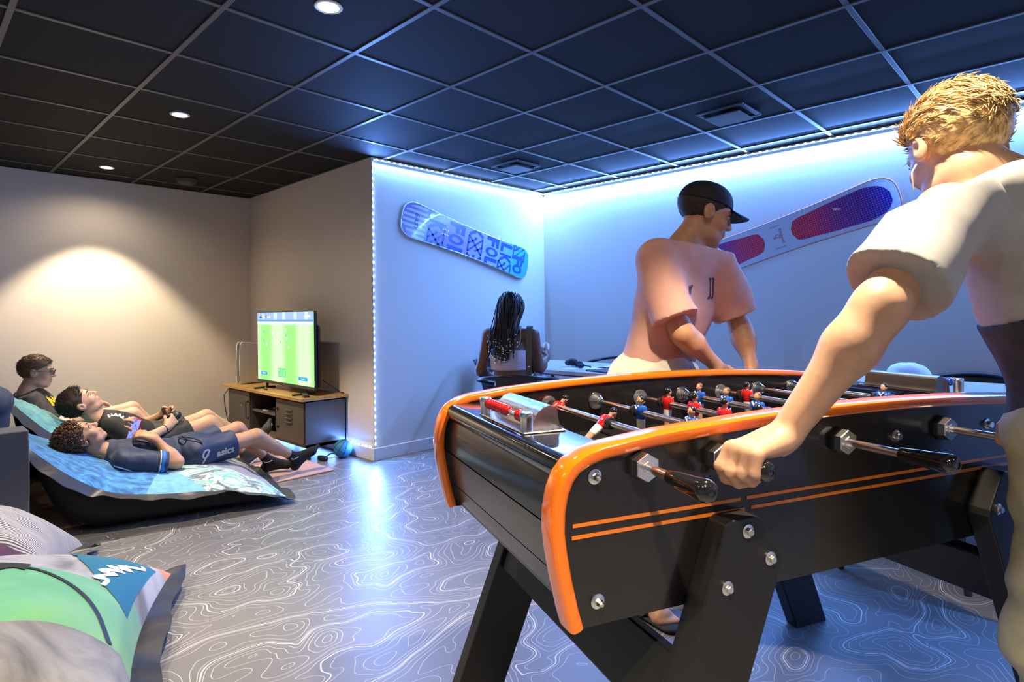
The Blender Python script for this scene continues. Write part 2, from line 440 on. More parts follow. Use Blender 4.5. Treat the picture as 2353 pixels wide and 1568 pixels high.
# ------------------------------------------------------------ table football
def football_table():
    TL = (1.5805, .6569, 0.); TYAW = -.4138
    t = thing('football_table', 'black table football with orange edge trim and chrome rods in the foreground', 'table football', TL, TYAW)
    blk = mat('table black laminate', (.012, .0105, .010), .24, spec=.5, coat=.35, bump=(40, .02))
    sat = mat('table end panel', (.020, .0195, .019), .30, spec=.6, coat=.25)
    orange = mat('orange edge trim', (.93, .185, .004), .18, spec=.5, coat=.6)
    leather = mat('leg powder coat', (.011, .0105, .010), .42, spec=.5, bump=(900, .35))
    chrome = mat('chrome', (.90, .89, .87), .24, metal=1.)
    zinc = mat('zinc bolt', (.72, .72, .68), .22, metal=1.)
    alu = mat('brushed aluminium', (.74, .73, .71), .24, metal=1., bump=(60, .08, (1, 30, 1)))
    rub = mat('black rubber', (.018, .018, .018), .5)
    HW, TH = .3645, .036
    top = lambda u: .9527-.0676*u*u
    left = [(-.717, .6244), (-.727, .66), (-.738, .71), (-.746, .755), (-.750, .79), (-.7485, .825), (-.742, .856), (-.731, .880), (-.715, .898), (-.690, .9115)]
    topc = [(u, top(u)-.004*max(0, (abs(u)-.55)/.12)) for u in np.linspace(-.66, .66, 25)]
    out = left+topc+[(-a, b) for a, b in left[::-1]]
    # the two shaped side panels with their trim
    for s, nm in ((-1, 'near'), (1, 'far')):
        p = MB(); o = V(0, s*HW if s > 0 else -HW+TH, 0)
        p.prism(out, o, V(1, 0, 0), V(0, 0, 1), TH)      # x cross z = -y
        sp = obj('side_panel', p, blk, t)
        e = MB(); pts = np.array(out); n = len(pts); P = []
        for i in range(n):
            d = unit(pts[min(i+1, n-1)]-pts[max(i-1, 0)]); nr = V(-d[1], d[0])
            sec = [(-.016, .0065), (-.013, .0095), (-.005, .0115), (.003, .0105), (.0065, .005), (.0072, -.004), (.0072, -.032), (.0058, -.038), (.002, -.0415), (-.009, -.042), (-.012, -.040), (-.012, -.033), (-.016, -.001)]
            P.append([(pts[i][0]+nr[0]*a, s*(HW+b), pts[i][1]+nr[1]*a) for a, b in sec])
        P = np.array(P); P = np.concatenate([P, P[:, :1]], 1)
        if s < 0: P = P[:, ::-1]
        e.grid(P); k = P.shape[1]-1; nn = P.shape[1]
        e.add(P[0, :-1], [tuple(range(k))]); e.add(P[-1, :-1], [tuple(range(k-1, -1, -1))])
        obj('edge_trim', e, orange, t, 50)
        st = MB()
        for z, a, b in ((.797, -.716, -.36), (.798, -.345, .716), (.7775, -.718, -.35), (.7785, -.335, .718)): st.box(((a+b)/2, s*(HW+.0006), z), (b-a, .0016, .0062))
        obj('pinstripe', st, mat('orange pinstripe', (.80, .20, .008), .3, coat=.3), t)
        for (u, z) in ((-.674, .875), (-.671, .665), (.674, .875), (.671, .665)):
            b = MB(); b.lathe([(0, 0), (.0130, 0), (.0130, .0025), (.0105, .0035), (0, .0035)], (u, s*HW, z), (0, s, 0), 20)
            b.lathe([(.0065, .003), (.0065, .0095), (.005, .012), (.005, .0155), (.003, .018), (0, .018)], (u, s*HW, z), (0, s, 0), 6); obj('panel_bolt', b, zinc, t, 30)
    # ends
    def ucurve(z): return -np.interp(z, [.6244, .66, .71, .755, .79, .825, .856, .88, .9], [.717, .727, .738, .746, .750, .7485, .742, .731, .715])+.022
    for s in (-1, 1):
        for z0, z1, nm in ((.636, .686, 'end_panel'), (.689, .775, 'end_panel'), (.779, .893, 'end_panel')):
            zs = np.linspace(z0, z1, 7); A = [(s*-ucurve(z), z) for z in zs]; B = [(a+(-s*.018), z) for a, z in A]
            poly = A+B[::-1]
            if s > 0: poly = poly[::-1]
            p = MB(); p.prism(poly, V(0, HW-TH, 0), V(1, 0, 0), V(0, 0, 1), 2*(HW-TH)); obj('end_panel', p, sat, t, 30)
        b = MB(); b.box((s*.684, 0, .765), (.012, 2*(HW-TH), .26)); obj('end_core', b, blk, t)
        # ledge with rounded nose
        arc = [(.706+.022*math.sin(a), .881+.024*math.cos(a)) for a in np.linspace(0, 2.6, 10)]
        poly = [(.600, .905)]+arc+[(.600, .868)]
        poly = [(s*a, b) for a, b in poly]
        if s > 0: poly = poly[::-1]
        p = MB(); p.prism(poly[::-1], V(0, HW-TH, 0), V(1, 0, 0), V(0, 0, 1), 2*(HW-TH)); obj('end_ledge', p, mat('gloss black ledge', (.010, .010, .011), .16, coat=.5), t, 35)
        g = MB(); g.box((s*.607, .2, .834), (.014, .25, .068)); g.box((s*.607, -.2, .834), (.014, .25, .068)); g.box((s*.607, 0, .862), (.014, .15, .012)); obj('end_wall', g, blk, t)
        g = MB()
        for c, d in (((s*.598, -.085, .83), (.006, .012, .06)), ((s*.598, .085, .83), (.006, .012, .06)), ((s*.598, 0, .862), (.006, .182, .012))): g.box(c, d, bev=.002)
        obj('goal_frame', g, mat('goal frame grey', (.30, .29, .28), .4), t)
    fld = MB(); fld.box((0, 0, .790), (1.21, 2*(HW-TH), .012)); obj('playing_field', fld, mat('dark playing field', (.016, .016, .015), .32), t)
    ln = MB()
    ln.box((0, 0, .7965), (.006, 2*(HW-TH)-.01, .0012)); ln.tube([(.09*math.cos(a), .09*math.sin(a), .7965) for a in np.linspace(0, 2*math.pi, 33)[:-1]], .0025, 6, closed=True)
    for s in (-1, 1): ln.box((s*.44, 0, .7965), (.006, .32, .0012)); ln.box((s*.52, .16, .7965), (.16, .006, .0012)); ln.box((s*.52, -.16, .7965), (.16, .006, .0012))
    obj('field_lines', ln, mat('field line paint', (.25, .25, .24), .5), t)
    bt = MB(); bt.box((0, 0, .645), (1.40, 2*(HW-TH), .018)); obj('bottom_board', bt, blk, t)
    # legs with plates and bolts, cross bars
    for s in (-1, 1):
        for e in (-1, 1):
            poly = [(.733, 0), (.587, 0), (.307, .685), (.309, .700), (.352, .772), (.365, .7805), (.425, .7785), (.437, .772), (.443, .757)]
            poly = [(e*a, b) for a, b in poly]
            if e < 0: poly = poly[::-1]
            v0 = s*HW if s < 0 else s*HW+.048
            l = MB(); l.prism(poly[::-1], V(0, v0, 0), V(1, 0, 0), V(0, 0, 1), .048)
            lg = obj('leg', l, leather, t); bv = lg.modifiers.new('bevel', 'BEVEL'); bv.width = .003; bv.segments = 2
            for (u, z) in ((.389, .757), (.337, .700), (.437, .664)):
                b = MB(); o = (e*u, s*(HW+.048), z); b.lathe([(0, 0), (.0125, 0), (.0125, .002), (.0085, .003), (0, .003)], o, (0, s, 0), 20)
                b.lathe([(.0072, .0025), (.0072, .009), (.006, .0105), (0, .0105)], o, (0, s, 0), 6); obj('bolt', b, zinc, lg, 30)
    for e in (-1, 1):
        a = e*math.radians(-20); R = np.array([[math.cos(a), 0, math.sin(a)], [0, 1, 0], [-math.sin(a), 0, math.cos(a)]])
        c = MB(); c.box((e*.520, 0, .472), (.036, 2*HW, .13), R, bev=.004); obj('cross_bar', c, leather, t)
    # rods
    RZ = .885
    m_sk = mat('figure skin', (.62, .33, .20), .35, coat=.3); m_hr = mat('figure black hair', (.01, .01, .01), .25, coat=.4); m_wt = mat('figure white', (.78, .78, .76), .3, coat=.3)
    def figure(col, boots, hairmat, face):
        b = MB()
        def loft(secs, n=14):
            P = np.array([[(ox+dx*math.cos(a), dy*math.sin(a), z) for a in np.linspace(0, 2*math.pi, n, endpoint=False)] for (z, ox, dx, dy) in secs])
            b.grid(np.concatenate([P, P[:, :1]], 1)); b.add(P[0], [tuple(range(n-1, -1, -1))]); b.add(P[-1], [tuple(range(n))])
        b.mi(0); loft([(-.018, 0, .0095, .0135), (-.008, .001, .0125, .017), (.004, .001, .0125, .0185), (.013, .0, .0105, .0175), (.0175, 0, .0065, .011), (.0185, 0, .0045, .006)])
        b.sphere((0, .0165, .006), (.0085, .0068, .014), 10, 8); b.sphere((0, -.0165, .006), (.0085, .0068, .014), 10, 8)
        b.mi(1); loft([(-.044, 0, .0085, .0125), (-.040, 0, .0092, .0135), (-.028, 0, .0102, .0142), (-.0175, 0, .0098, .0138)])
        b.prism([(0, -.001), (.0085, .0105), (.0065, .0125), (0, .003), (-.0065, .0125), (-.0085, .0105)], (.0113*face, 0, .007), V(0, face, 0), V(0, 0, 1), .0035)
        b.mi(2); loft([(-.062, 0, .0075, .0105), (-.052, 0, .008, .011), (-.0435, 0, .0082, .0115)]); loft([(.017, 0, .005, .0055), (.024, .0008*face, .0055, .006)])
        b.sphere((.0015*face, 0, .0315), (.0088, .0082, .0115), 12, 10); b.sphere((.0102*face, 0, .030), (.0025, .0016, .003), 8, 6)
        for q in (-1, 1): b.sphere((0, q*.0083, .031), (.0022, .0015, .003), 6, 5)
        b.mi(3); b.sphere((-.0018*face, 0, .0355), (.0093, .0092, .0095), 12, 8)
        b.mi(4); loft([(-.079, .003*face, .0125, .011), (-.072, .003*face, .0125, .0112), (-.064, .001*face, .0088, .0108), (-.0615, 0, .0078, .0104)])
        return b
    fig = {}
    for nm, face, shirt, boot in (('red', 1, (.62, .012, .010), (.55, .02, .012)), ('blue', -1, (.008, .10, .55), (.008, .08, .45))):
        ms = [mat(nm+' figure shirt', shirt, .25, coat=.4), m_wt, m_sk, m_hr if nm == 'red' else mat('figure brown hair', (.22, .11, .05), .4), mat(nm+' figure boots', boot, .3, coat=.3)]
        b = figure(shirt, boot, None, face); fig[nm] = mesh_np('player_figure', b.v, b.f, ms, b.m, 40)
    ms = [MATS['blue figure shirt'], m_wt, m_sk, m_hr, MATS['blue figure boots']]; b = figure(None, None, None, -1); fig['bluedark'] = mesh_np('player_figure', b.v, b.f, ms, b.m, 40)
    rods = [(-.583, 'red', 1, [0.], .20, -.448), (-.420, 'red', 1, [.275, .02], .9, -.40), (-.262, 'bluedark', -1, [.095, -.11, -.30], 0., .44), (-.103, 'red', 1, [.19, .075, -.04, -.155, -.27], .06, -.495),
            (.058, 'blue', -1, [.245, .128, .010, -.107, -.225], 0., .46), (.215, 'red', 1, [.21, .015, -.18], -.05, -.48), (.374, 'blue', -1, [.06, -.19], .5, .45), (.531, 'bluedark', -1, [-.01], 0., .43)]
    hnd = MB(); hnd.lathe([(0, 0), (.0115, 0), (.0125, .003), (.0140, .025), (.0170, .066), (.0182, .080), (.0180, .087), (.0155, .0935), (.010, .0975), (.006, .0985), (.0055, .0965), (0, .096)], (0, 0, 0), (0, -1, 0), 24)
    hme = mesh_np('handle', hnd.v, hnd.f, [mat('gloss black handle', (.010, .010, .010), .14, coat=.6)], None, 35)
    for i, (u, cl, face, vsx, rotx, hv) in enumerate(rods):
        near = hv < 0
        r = MB()
        if near: r.cyl((0, hv-.01, 0), (0, HW-TH+.004, 0), .0080, n=14)
        else: r.cyl((0, -(HW-TH)-.004, 0), (0, hv+.01, 0), .0080, n=14)
        ro = obj('rod', r, chrome, t, 60); ro.location = (u, 0, RZ); ro.rotation_euler = (0, rotx, 0)
        for v in vsx:
            f = bpy.data.objects.new('player_figure', fig[cl]); link(f, ro); f.location = (0, v, 0)
        h = bpy.data.objects.new('handle', hme); link(h, ro); h.location = (0, hv, 0)
        if not near: h.rotation_euler = (0, 0, math.pi)
        bp = MB()
        for v in (vsx[0]+.028, vsx[-1]-.028): bp.lathe([(.008, -.006), (.0145, -.006), (.0155, 0), (.0145, .006), (.008, .006)], (0, v, 0), (0, 1, 0), 18)
        obj('bumper', bp, rub, ro, 40)
        s = -1 if near else 1
        # hexagonal bearing block on the handle side, washer and nut on the other
        b = MB(); b.lathe([(.0085, -.002), (.0265, -.002), (.0275, .004), (.0265, .010), (.0085, .010)], (u, s*HW, RZ), (0, s, 0), 6); obj('bearing_gasket', b, rub, t)
        b = MB(); b.lathe([(.0085, .010), (.0248, .010), (.0248, .024), (.0238, .0255), (.0125, .0255), (.0115, .027), (.0085, .027)], (u, s*HW, RZ), (0, s, 0), 6); obj('bearing_block', b, alu, t)
        b = MB(); b.lathe([(0, 0), (.0130, 0), (.0130, .002), (.008, .003), (.008, .009), (.007, .012), (0, .012)], (u+(0 if near else .012), -s*HW, RZ-.006), (0, -s, 0), 12); obj('end_nut', b, zinc, t, 30)
        # fitting on the inner faces
        b = MB()
        if near: b.lathe([(.0085, 0), (.024, 0), (.0245, .0015), (.0235, .003), (.0085, .003)], (u, HW-TH, RZ), (0, -1, 0), 24); obj('rod_disc', b, mat('clear disc', (.55, .55, .52), .18, metal=.8), t, 40)
        else:
            b.lathe([(.0085, 0), (.025, 0), (.0255, .002), (.0245, .004), (.0085, .004)], (u, HW-TH, RZ), (0, -1, 0), 24)
            for q in range(4): b.tube([(u+(.0175-.002*q)*math.cos(a), HW-TH-.007-.0055*q, RZ+(.0175-.002*q)*math.sin(a)) for a in np.linspace(0, 2*math.pi, 17)[:-1]], .0026, 6, closed=True)
            obj('rod_spring', b, zinc, t, 40)
        b = MB(); b.lathe([(.0085, 0), (.022, 0), (.022, .006), (.014, .012), (.0085, .012)], (u, -(HW-TH), RZ), (0, 1, 0), 18); obj('rod_collar', b, rub, t, 40)
    # bead counters
    m_red, m_blu = mat('red bead', (.62, .012, .010), .18, coat=.5), mat('blue bead', (.01, .05, .45), .18, coat=.5)
    for s, bm, dark in ((-1, m_red, 0), (1, m_blu, 1)):
        L = .122
        b = MB(); b.box((s*.655, 0, .907), (.096, 2*L+.03, .004), bev=.0015); sc = obj('score_counter', b, alu, t)
        prof = [(.672, .909), (.669, .925), (.660, .942), (.646, .953), (.630, .957), (.617, .953), (.613, .945), (.611, .925), (.606, .913), (.598, .909)]
        P = np.array([[(s*a, v, z) for a, z in prof] for v in (-L+.012, L-.012)])
        c = MB(); c.grid(P if s < 0 else P[::-1])
        for v, fl in ((-L+.012, 1), (L-.012, 0)):
            loop = tuple(range(len(prof))); c.add([(s*a, v, z) for a, z in prof], [loop if fl else loop[::-1]])
        obj('cover', c, alu if not dark else mat('dark counter cover', (.16, .14, .125), .3, metal=.9), sc, 40)
        bar = MB(); bar.cyl((s*.690, -L, .936), (s*.690, L, .936), .0042, n=10); obj('bead_rod', bar, chrome, sc, 60)
        for v in (-L, L):
            q = MB(); q.lathe([(.0135, .909), (.0135, .935), (.0145, .938), (.0145, .946), (.013, .948), (0, .948)], (s*.690, v, 0), (0, 0, 1), 18); obj('post', q, alu, sc, 40)
        q = MB(); q.lathe([(.0045, -.0085), (.0095, -.007), (.0125, 0), (.0095, .007), (.0045, .0085)], (0, 0, 0), (0, 1, 0), 14); me = mesh_np('bead', q.v, q.f, [bm], None, 60)
        for k in range(10):
            v = (L-.022-.0168*k) if k < 8 else (-L+.022+.0168*(9-k))
            o = bpy.data.objects.new('bead', me); link(o, sc); o.location = (s*.690, v, .936)
        for v in (-L-.004, L+.004):
            q = MB(); q.lathe([(0, .908), (.006, .908), (.006, .911), (.003, .912), (0, .912)], (s*.617, v, 0), (0, 0, 1), 8); obj('screw', q, zinc, sc)
    return t
football_table()

# ------------------------------------------------------------ furniture by the tv wall
def wood_top_material():
    m = bpy.data.materials.new('oak block top'); t, n, l = nt(m); b = n['Principled BSDF']
    tc = n.new('ShaderNodeTexCoord'); mp = n.new('ShaderNodeMapping'); mp.inputs['Scale'].default_value = (22, 2.2, 22); l.new(tc.outputs['Object'], mp.inputs[0])
    br = n.new('ShaderNodeTexBrick'); br.inputs['Scale'].default_value = 1; br.inputs['Mortar Size'].default_value = .004; br.inputs['Color1'].default_value = (.48, .25, .075, 1); br.inputs['Color2'].default_value = (.58, .33, .11, 1)
    br.inputs['Mortar'].default_value = (.30, .15, .05, 1); br.inputs['Brick Width'].default_value = .9; br.inputs['Row Height'].default_value = .55
    m2 = n.new('ShaderNodeMapping'); m2.inputs['Rotation'].default_value = (0, 0, math.pi/2); m2.inputs['Scale'].default_value = (1, 1, 1); l.new(mp.outputs[0], m2.inputs[0]); l.new(m2.outputs[0], br.inputs['Vector'])
    nz = n.new('ShaderNodeTexNoise'); nz.inputs['Scale'].default_value = 3; nz.inputs['Detail'].default_value = 5; l.new(mp.outputs[0], nz.inputs['Vector'])
    mx = n.new('ShaderNodeMix'); mx.data_type = 'RGBA'; mx.blend_type = 'MULTIPLY'; mx.inputs['Factor'].default_value = .45
    l.new(br.outputs['Color'], mx.inputs['A']); l.new(nz.outputs['Fac'], mx.inputs['B']); l.new(mx.outputs['Result'], b.inputs['Base Color']); b.inputs['Roughness'].default_value = .35
    return m
def cabinet():
    X1, X2, YA, YB, Z0, Z1 = 2.245, 2.602, 4.41, 5.945, .105, .475
    t = thing('tv_cabinet', 'low dark metal locker cabinet with a butcher block top under the television', 'cabinet', ((X1+X2)/2, (YA+YB)/2, 0))
    met = mat('bronze grey locker metal', (.080, .071, .062), .45, metal=.15, spec=.5); dk = mat('locker inside', (.016, .016, .018), .6)
    YM1, YM2 = 5.437, 4.915
    def P(name, mb, m, par=t, sm=None): return obj(name, mb, m, par, sm, world=True)
    b = MB()
    for y in (YA+.006, YM2, YM1, YB-.006): b.box(((X1+X2)/2, y, (Z0+Z1)/2), (X2-X1, .012, Z1-Z0))
    b.box(((X1+X2)/2, (YA+YB)/2, Z0+.012), (X2-X1, YB-YA, .024)); b.box((X2-.006, (YA+YB)/2, (Z0+Z1)/2), (.010, YB-YA, Z1-Z0)); b.box(((X1+X2)/2, (YA+YB)/2, Z1-.006), (X2-X1, YB-YA, .010))
    P('body', b, met)
    b = MB(); b.box((X2-.016, (YM1+YM2)/2, (Z0+Z1)/2), (.006, YM1-YM2-.016, Z1-Z0-.05)); P('inner_back', b, dk)
    b = MB(); b.box(((X1+X2)/2, (YM1+YM2)/2, .305), (X2-X1-.01, YM1-YM2-.014, .016), bev=.002); P('shelf', b, met)
    b = MB(); b.box((2.412, (4.40+6.02)/2, .4875), (.418, 1.62, .025), bev=.002); P('top', b, wood_top_material())
    for y in (YA+.05, YB-.05, (YA+YB)/2):
        for x in (X1+.05, X2-.05):
            b = MB(); b.cyl((x, y, 0), (x, y, Z0+.002), .014, .018, 12); P('foot', b, dk, t, 40)
    hm = mat('dark steel handle', (.035, .032, .03), .35, metal=.8)
    for k, (ya, yb, hy) in enumerate(((YM1+.008, YB-.014, 5.475), (YA+.014, YM2-.008, 4.868))):
        b = MB(); b.box((X1-.006, (ya+yb)/2, (Z0+Z1)/2+.006), (.014, yb-ya, Z1-Z0-.042), bev=.003); d = P('door', b, met)
        h = MB(); xh = X1-.034
        h.tube([(X1-.014, hy, .375), (xh, hy, .375), (xh, hy, .225), (X1-.014, hy, .225)], .0048, 8); h.cyl((X1-.014, hy, .385), (X1-.014, hy, .365), .009, n=10); h.cyl((X1-.014, hy, .235), (X1-.014, hy, .215), .009, n=10)
        P('handle', h, hm, d, 40)
        if k:
            for q in range(4):
                z = .385-.034*q; l = MB(); l.tube([(X1-.0125, 4.72, z+.004), (X1-.020, 4.71, z), (X1-.020, 4.62, z), (X1-.0125, 4.61, z+.004)], [.003, .006, .006, .003], 8); P('louvre', l, met, d, 40)
        else:
            for q in range(4):
                z = .40-.024*q; l = MB(); l.sphere((X1-.0135, 5.625, z), .0045, 8, 6); P('vent_hole', l, zc if q % 2 else dk, d, 40)
zc = mat('bright rivet', (.7, .68, .6), .25, metal=1.)
cabinet()

def screen_material():
    """grass with mown stripes, built in the screen's own plane"""
    m = bpy.data.materials.new('screen pitch'); t, n, l = nt(m); n.remove(n['Principled BSDF'])
    tc = n.new('ShaderNodeTexCoord'); sp = n.new('ShaderNodeSeparateXYZ'); l.new(tc.outputs['Object'], sp.inputs[0])
    a = n.new('ShaderNodeMath'); a.operation = 'MULTIPLY'; a.inputs[1].default_value = 13.; l.new(sp.outputs['Y'], a.inputs[0])
    s = n.new('ShaderNodeMath'); s.operation = 'SINE'; l.new(a.outputs[0], s.inputs[0])
    r = n.new('ShaderNodeValToRGB'); r.color_ramp.elements[0].position = .2; r.color_ramp.elements[1].position = .8
    r.color_ramp.elements[0].color = (.22, .62, .14, 1); r.color_ramp.elements[1].color = (.42, .80, .34, 1)
    q = n.new('ShaderNodeMapRange'); q.inputs['From Min'].default_value = -1; l.new(s.outputs[0], q.inputs['Value']); l.new(q.outputs[0], r.inputs[0])
    e = n.new('ShaderNodeEmission'); l.new(r.outputs[0], e.inputs[0]); e.inputs[1].default_value = 1.1; l.new(e.outputs[0], n['Material Output'].inputs[0])
    return m
def television():
    X, YA, YB, Z0, Z1 = 2.345, 4.445, 5.520, .548, 1.192
    t = thing('television', 'flat television showing a football match on the locker cabinet', 'television', (X+.03, (YA+YB)/2, .5))
    P = lambda name, mb, m, par=t, sm=None: obj(name, mb, m, par, sm, world=True)
    bk = mat('tv black plastic', (.014, .014, .015), .35); yc, zc_ = (YA+YB)/2, (Z0+Z1)/2
    b = MB(); b.box((X+.012, yc, zc_), (.024, YB-YA, Z1-Z0), bev=.004); b.box((X+.045, yc, zc_-.05), (.05, (YB-YA)*.97, (Z1-Z0)*.8), bev=.02); P('case', b, bk)
    b = MB(); b.box((X-.001, yc, Z0+.012), (.006, YB-YA, .024), bev=.002); bz = P('bezel', b, mat('tv bezel', (.045, .042, .038), .4))
    tv, tf = text_mesh('TCL', .016); m = MB(); m.add(place(tv, (X-.0045, yc, Z0+.012), (0, -1, 0), (0, 0, 1)), tf); P('logo', m, mat('logo silver', (.6, .6, .6), .3), bz)
    s = MB(); s.box((X-.0008, yc, zc_+.010), (.003, YB-YA-.016, Z1-Z0-.032)); sc = obj('screen', s, screen_material(), t, None, world=True)
    def fl(name, items, col, st=1.):
        q = MB()
        for (ya, yb, za, zb) in items: q.box((X-.0030-.0002*len(fl.k), (ya+yb)/2, (za+zb)/2), (.0012, yb-ya, zb-za))
        fl.k.append(1); P(name, q, emat('screen '+name, col, st), sc)
    fl.k = []
    HT = Z1-Z0; WD = YB-YA
    g = lambda x0, x1, y0, y1: (YB-.008-x1*(WD-.016), YB-.008-x0*(WD-.016), Z1-.006-y1*(HT-.032), Z1-.006-y0*(HT-.032))   # fractions from the top left of the picture
    fl('stands', [g(0, 1, 0, .17)], (.30, .42, .72), .9)
    fl('crowd_bands', [g(.32, .38, 0, .12), g(.48, .53, 0, .11), g(.68, .73, 0, .12), g(.1, .14, .02, .1), g(.86, .92, 0, .12)], (.48, .60, .82), .9)
    fl('blue_rail', [g(0, 1, .105, .135)], (.12, .28, .80), .9)
    fl('hoardings', [g(0, 1, .135, .163)], (.72, .62, .95), 1.)
    fl('boards', [g(.06+.12*i, .15+.12*i, .138, .160) for i in range(8)], (.93, .90, 1.), 1.)
    fl('white_lines', [g(0, 1, .176, .181), g(.76, 1, .272, .276), g(0, .13, .335, .338), g(.0, .05, .50, .503)], (.60, .92, .55), 1.)
    fl('score_dark', [g(.045, .10, .055, .085)], (.03, .10, .22)); fl('score_white', [g(.105, .15, .055, .085), g(.20, .255, .055, .085), g(.86, .95, .05, .075)], (.85, .93, 1.), 1.)
    fl('score_blue', [g(.155, .195, .048, .09)], (.03, .12, .55))
    fl('white_players', [g(x, x+.016, y, y+.045) for x, y in ((.02, .25), (.30, .28), (.39, .28), (.53, .23), (.555, .35), (.17, .45), (.58, .47))], (.85, 1., .88))
    fl('blue_players', [g(x, x+.010, y, y+.042) for x, y in ((.13, .26), (.28, .36), (.13, .40), (.44, .40), (.535, .30))], (.10, .32, .55))
    fl('name_plates', [g(.07, .19, .875, .925), g(.755, .90, .885, .935)], (.03, .26, .75))
    fl('badges', [g(.035, .065, .87, .92), g(.905, .945, .885, .94)], (.75, .9, .95))
    fl('mini_map', [g(.40, .54, .79, .93)], (.13, .50, .16)); fl('map_lines', [g(.469, .471, .79, .93), g(.405, .435, .82, .823), g(.405, .435, .90, .903), g(.505, .535, .82, .823), g(.505, .535, .90, .903), g(.433, .436, .82, .903), g(.505, .508, .82, .903), g(.40, .54, .79, .793), g(.40, .54, .927, .93)], (.7, .95, .7))
    for txt, x, y in (('1  ECQ  2-1  FCB', .15, .07), ('MBAPPE', .13, .90), ('CAVANI', .83, .91)):
        v, f = text_mesh(txt, .020 if 'E' in txt else .018); ya, yb, za, zb = g(x, x, y, y); m = MB(); m.add(place(v, (X-.0075, ya, za), (0, -1, 0), (0, 0, 1)), f); P('screen_text', m, emat('screen text', (.9, .97, 1.), 1.), sc)
    for y in (YA+.17, YB-.17):
        b = MB(); b.box((X-.01, y, .508), (.20, .022, .014), bev=.004); b.tube([(X+.012, y, .512), (X+.012, y, Z0+.02)], .012, 8); P('stand_foot', b, bk)
television()

def small_tv_things():
    # games console: two white shells round a black core
    t = thing('games_console', 'upright white and black games console beside the television', 'games console', (2.43, 5.85, .5))
    wt = mat('console white shell', (.72, .73, .74), .38); bk = mat('console black core', (.012, .012, .014), .2, coat=.5)
    P = lambda name, mb, m, par=t, sm=None: obj(name, mb, m, par, sm, world=True)
    for s in (-1, 1):
        prof = [(2.292, .506), (2.288, .70), (2.296, .885), (2.315, .908), (2.36, .902), (2.45, .893), (2.555, .885), (2.565, .70), (2.556, .512)]
        b = MB(); y0 = 5.85+s*.036
        b.prism(prof if s > 0 else prof, (0, y0+(.008 if s > 0 else 0.), 0), V(1, 0, 0), V(0, 0, 1), .010)
        o = P('shell', b, wt); q = o.modifiers.new('bevel', 'BEVEL'); q.width = .003; q.segments = 2
    b = MB(); b.box((2.432, 5.85, .70), (.245, .062, .375), bev=.012); P('core', b, bk, t, 40)
    b = MB(); b.box((2.43, 5.85, .504), (.16, .11, .008), bev=.003); P('stand', b, bk)
    # remote
    b = MB(); a = math.radians(-20); R = np.array([[math.cos(a), -math.sin(a), 0], [math.sin(a), math.cos(a), 0], [0, 0, 1]])
    t = thing('remote_control', 'small black remote control lying on the cabinet top', 'remote control', (2.30, 4.515, .5))
    b.box((0, 0, .011), (.044, .165, .020), R, bev=.006); obj('case', b, mat('remote black', (.02, .022, .02), .35), t)
    k = MB()
    for i in range(7):
        for j in (-1, 0, 1): p = R@V(j*.012, -.06+.018*i, 0); k.cyl((p[0], p[1], .020), (p[0], p[1], .0225), .0038, n=8)
    obj('buttons', k, mat('remote buttons', (.10, .12, .11), .5), t)
    t = thing('usb_receiver', 'tiny black and silver usb receiver on the cabinet top below the screen', 'usb stick', (2.275, 5.20, .5))
    b = MB(); b.box((0, 0, .006), (.018, .045, .012), bev=.003); obj('body', b, bk, t); b = MB(); b.box((0, 0, .020), (.012, .008, .016)); obj('plug', b, zc, t)
    t = thing('magazine', 'pale magazine lying on top in the open shelf', 'magazine', (2.40, 5.16, .314), .2)
    b = MB(); b.box((-.01, -.02, .004), (.20, .27, .007), bev=.001); obj('pages', b, mat('magazine paper', (.55, .54, .52), .5), t); b = MB(); b.box((-.01, -.02, .0085), (.20, .27, .002)); obj('cover', b, mat('magazine cover', (.25, .24, .25), .3), t)
    t = thing('headset', 'dark headset resting on the magazine in the open shelf', 'headset', (2.40, 5.12, .3235))
    b = MB(); b.tube([(.075*math.cos(x), .075*math.sin(x), .012+.022*math.sin(x)) for x in np.linspace(0, math.pi, 12)], .007, 8); obj('band', b, bk, t, 50)
    b = MB(); b.sphere((.075, 0, .016), (.018, .035, .0155)); b.sphere((-.075, 0, .016), (.018, .035, .0155)); obj('ear_cups', b, bk, t, 60)
    # cables
    cm = mat('black cable', (.012, .012, .012), .5)
    b = MB(); b.tube([(2.58, 5.93, .56), (2.52, 5.97, .535), (2.42, 6.03, .52), (2.30, 6.05, .47), (2.24, 6.07, .38), (2.235, 6.03, .28), (2.24, 6.00, .18), (2.27, 5.99, .08), (2.34, 6.02, .012), (2.50, 6.1, .006)], .0045, 6)
    tag(base_obj('power_cable', b, cm, (2.5, 6.1, 0), 60), 'thin black cable hanging down the left end of the cabinet', 'cable')
    b = MB(); b.tube([(2.44, 4.50, .62), (2.50, 4.45, .57), (2.56, 4.42, .515), (2.595, 4.425, .506)], .0045, 6)
    tag(base_obj('tv_cable', b, cm, (2.595, 4.425, .5), 60), 'short black cable behind the right end of the television', 'cable')
    b = MB(); b.tube([(2.36, 4.36, .007), (2.42, 4.42, .007), (2.47, 4.44, .02), (2.55, 4.42, .03), (2.59, 4.46, .09)], .006, 6); b.box((2.36, 4.36, .018), (.05, .09, .034), bev=.006)
    tag(base_obj('power_adapter', b, cm, (2.36, 4.36, 0), 60), 'black power adapter and lead on the floor beside the ball', 'power adapter')
small_tv_things()

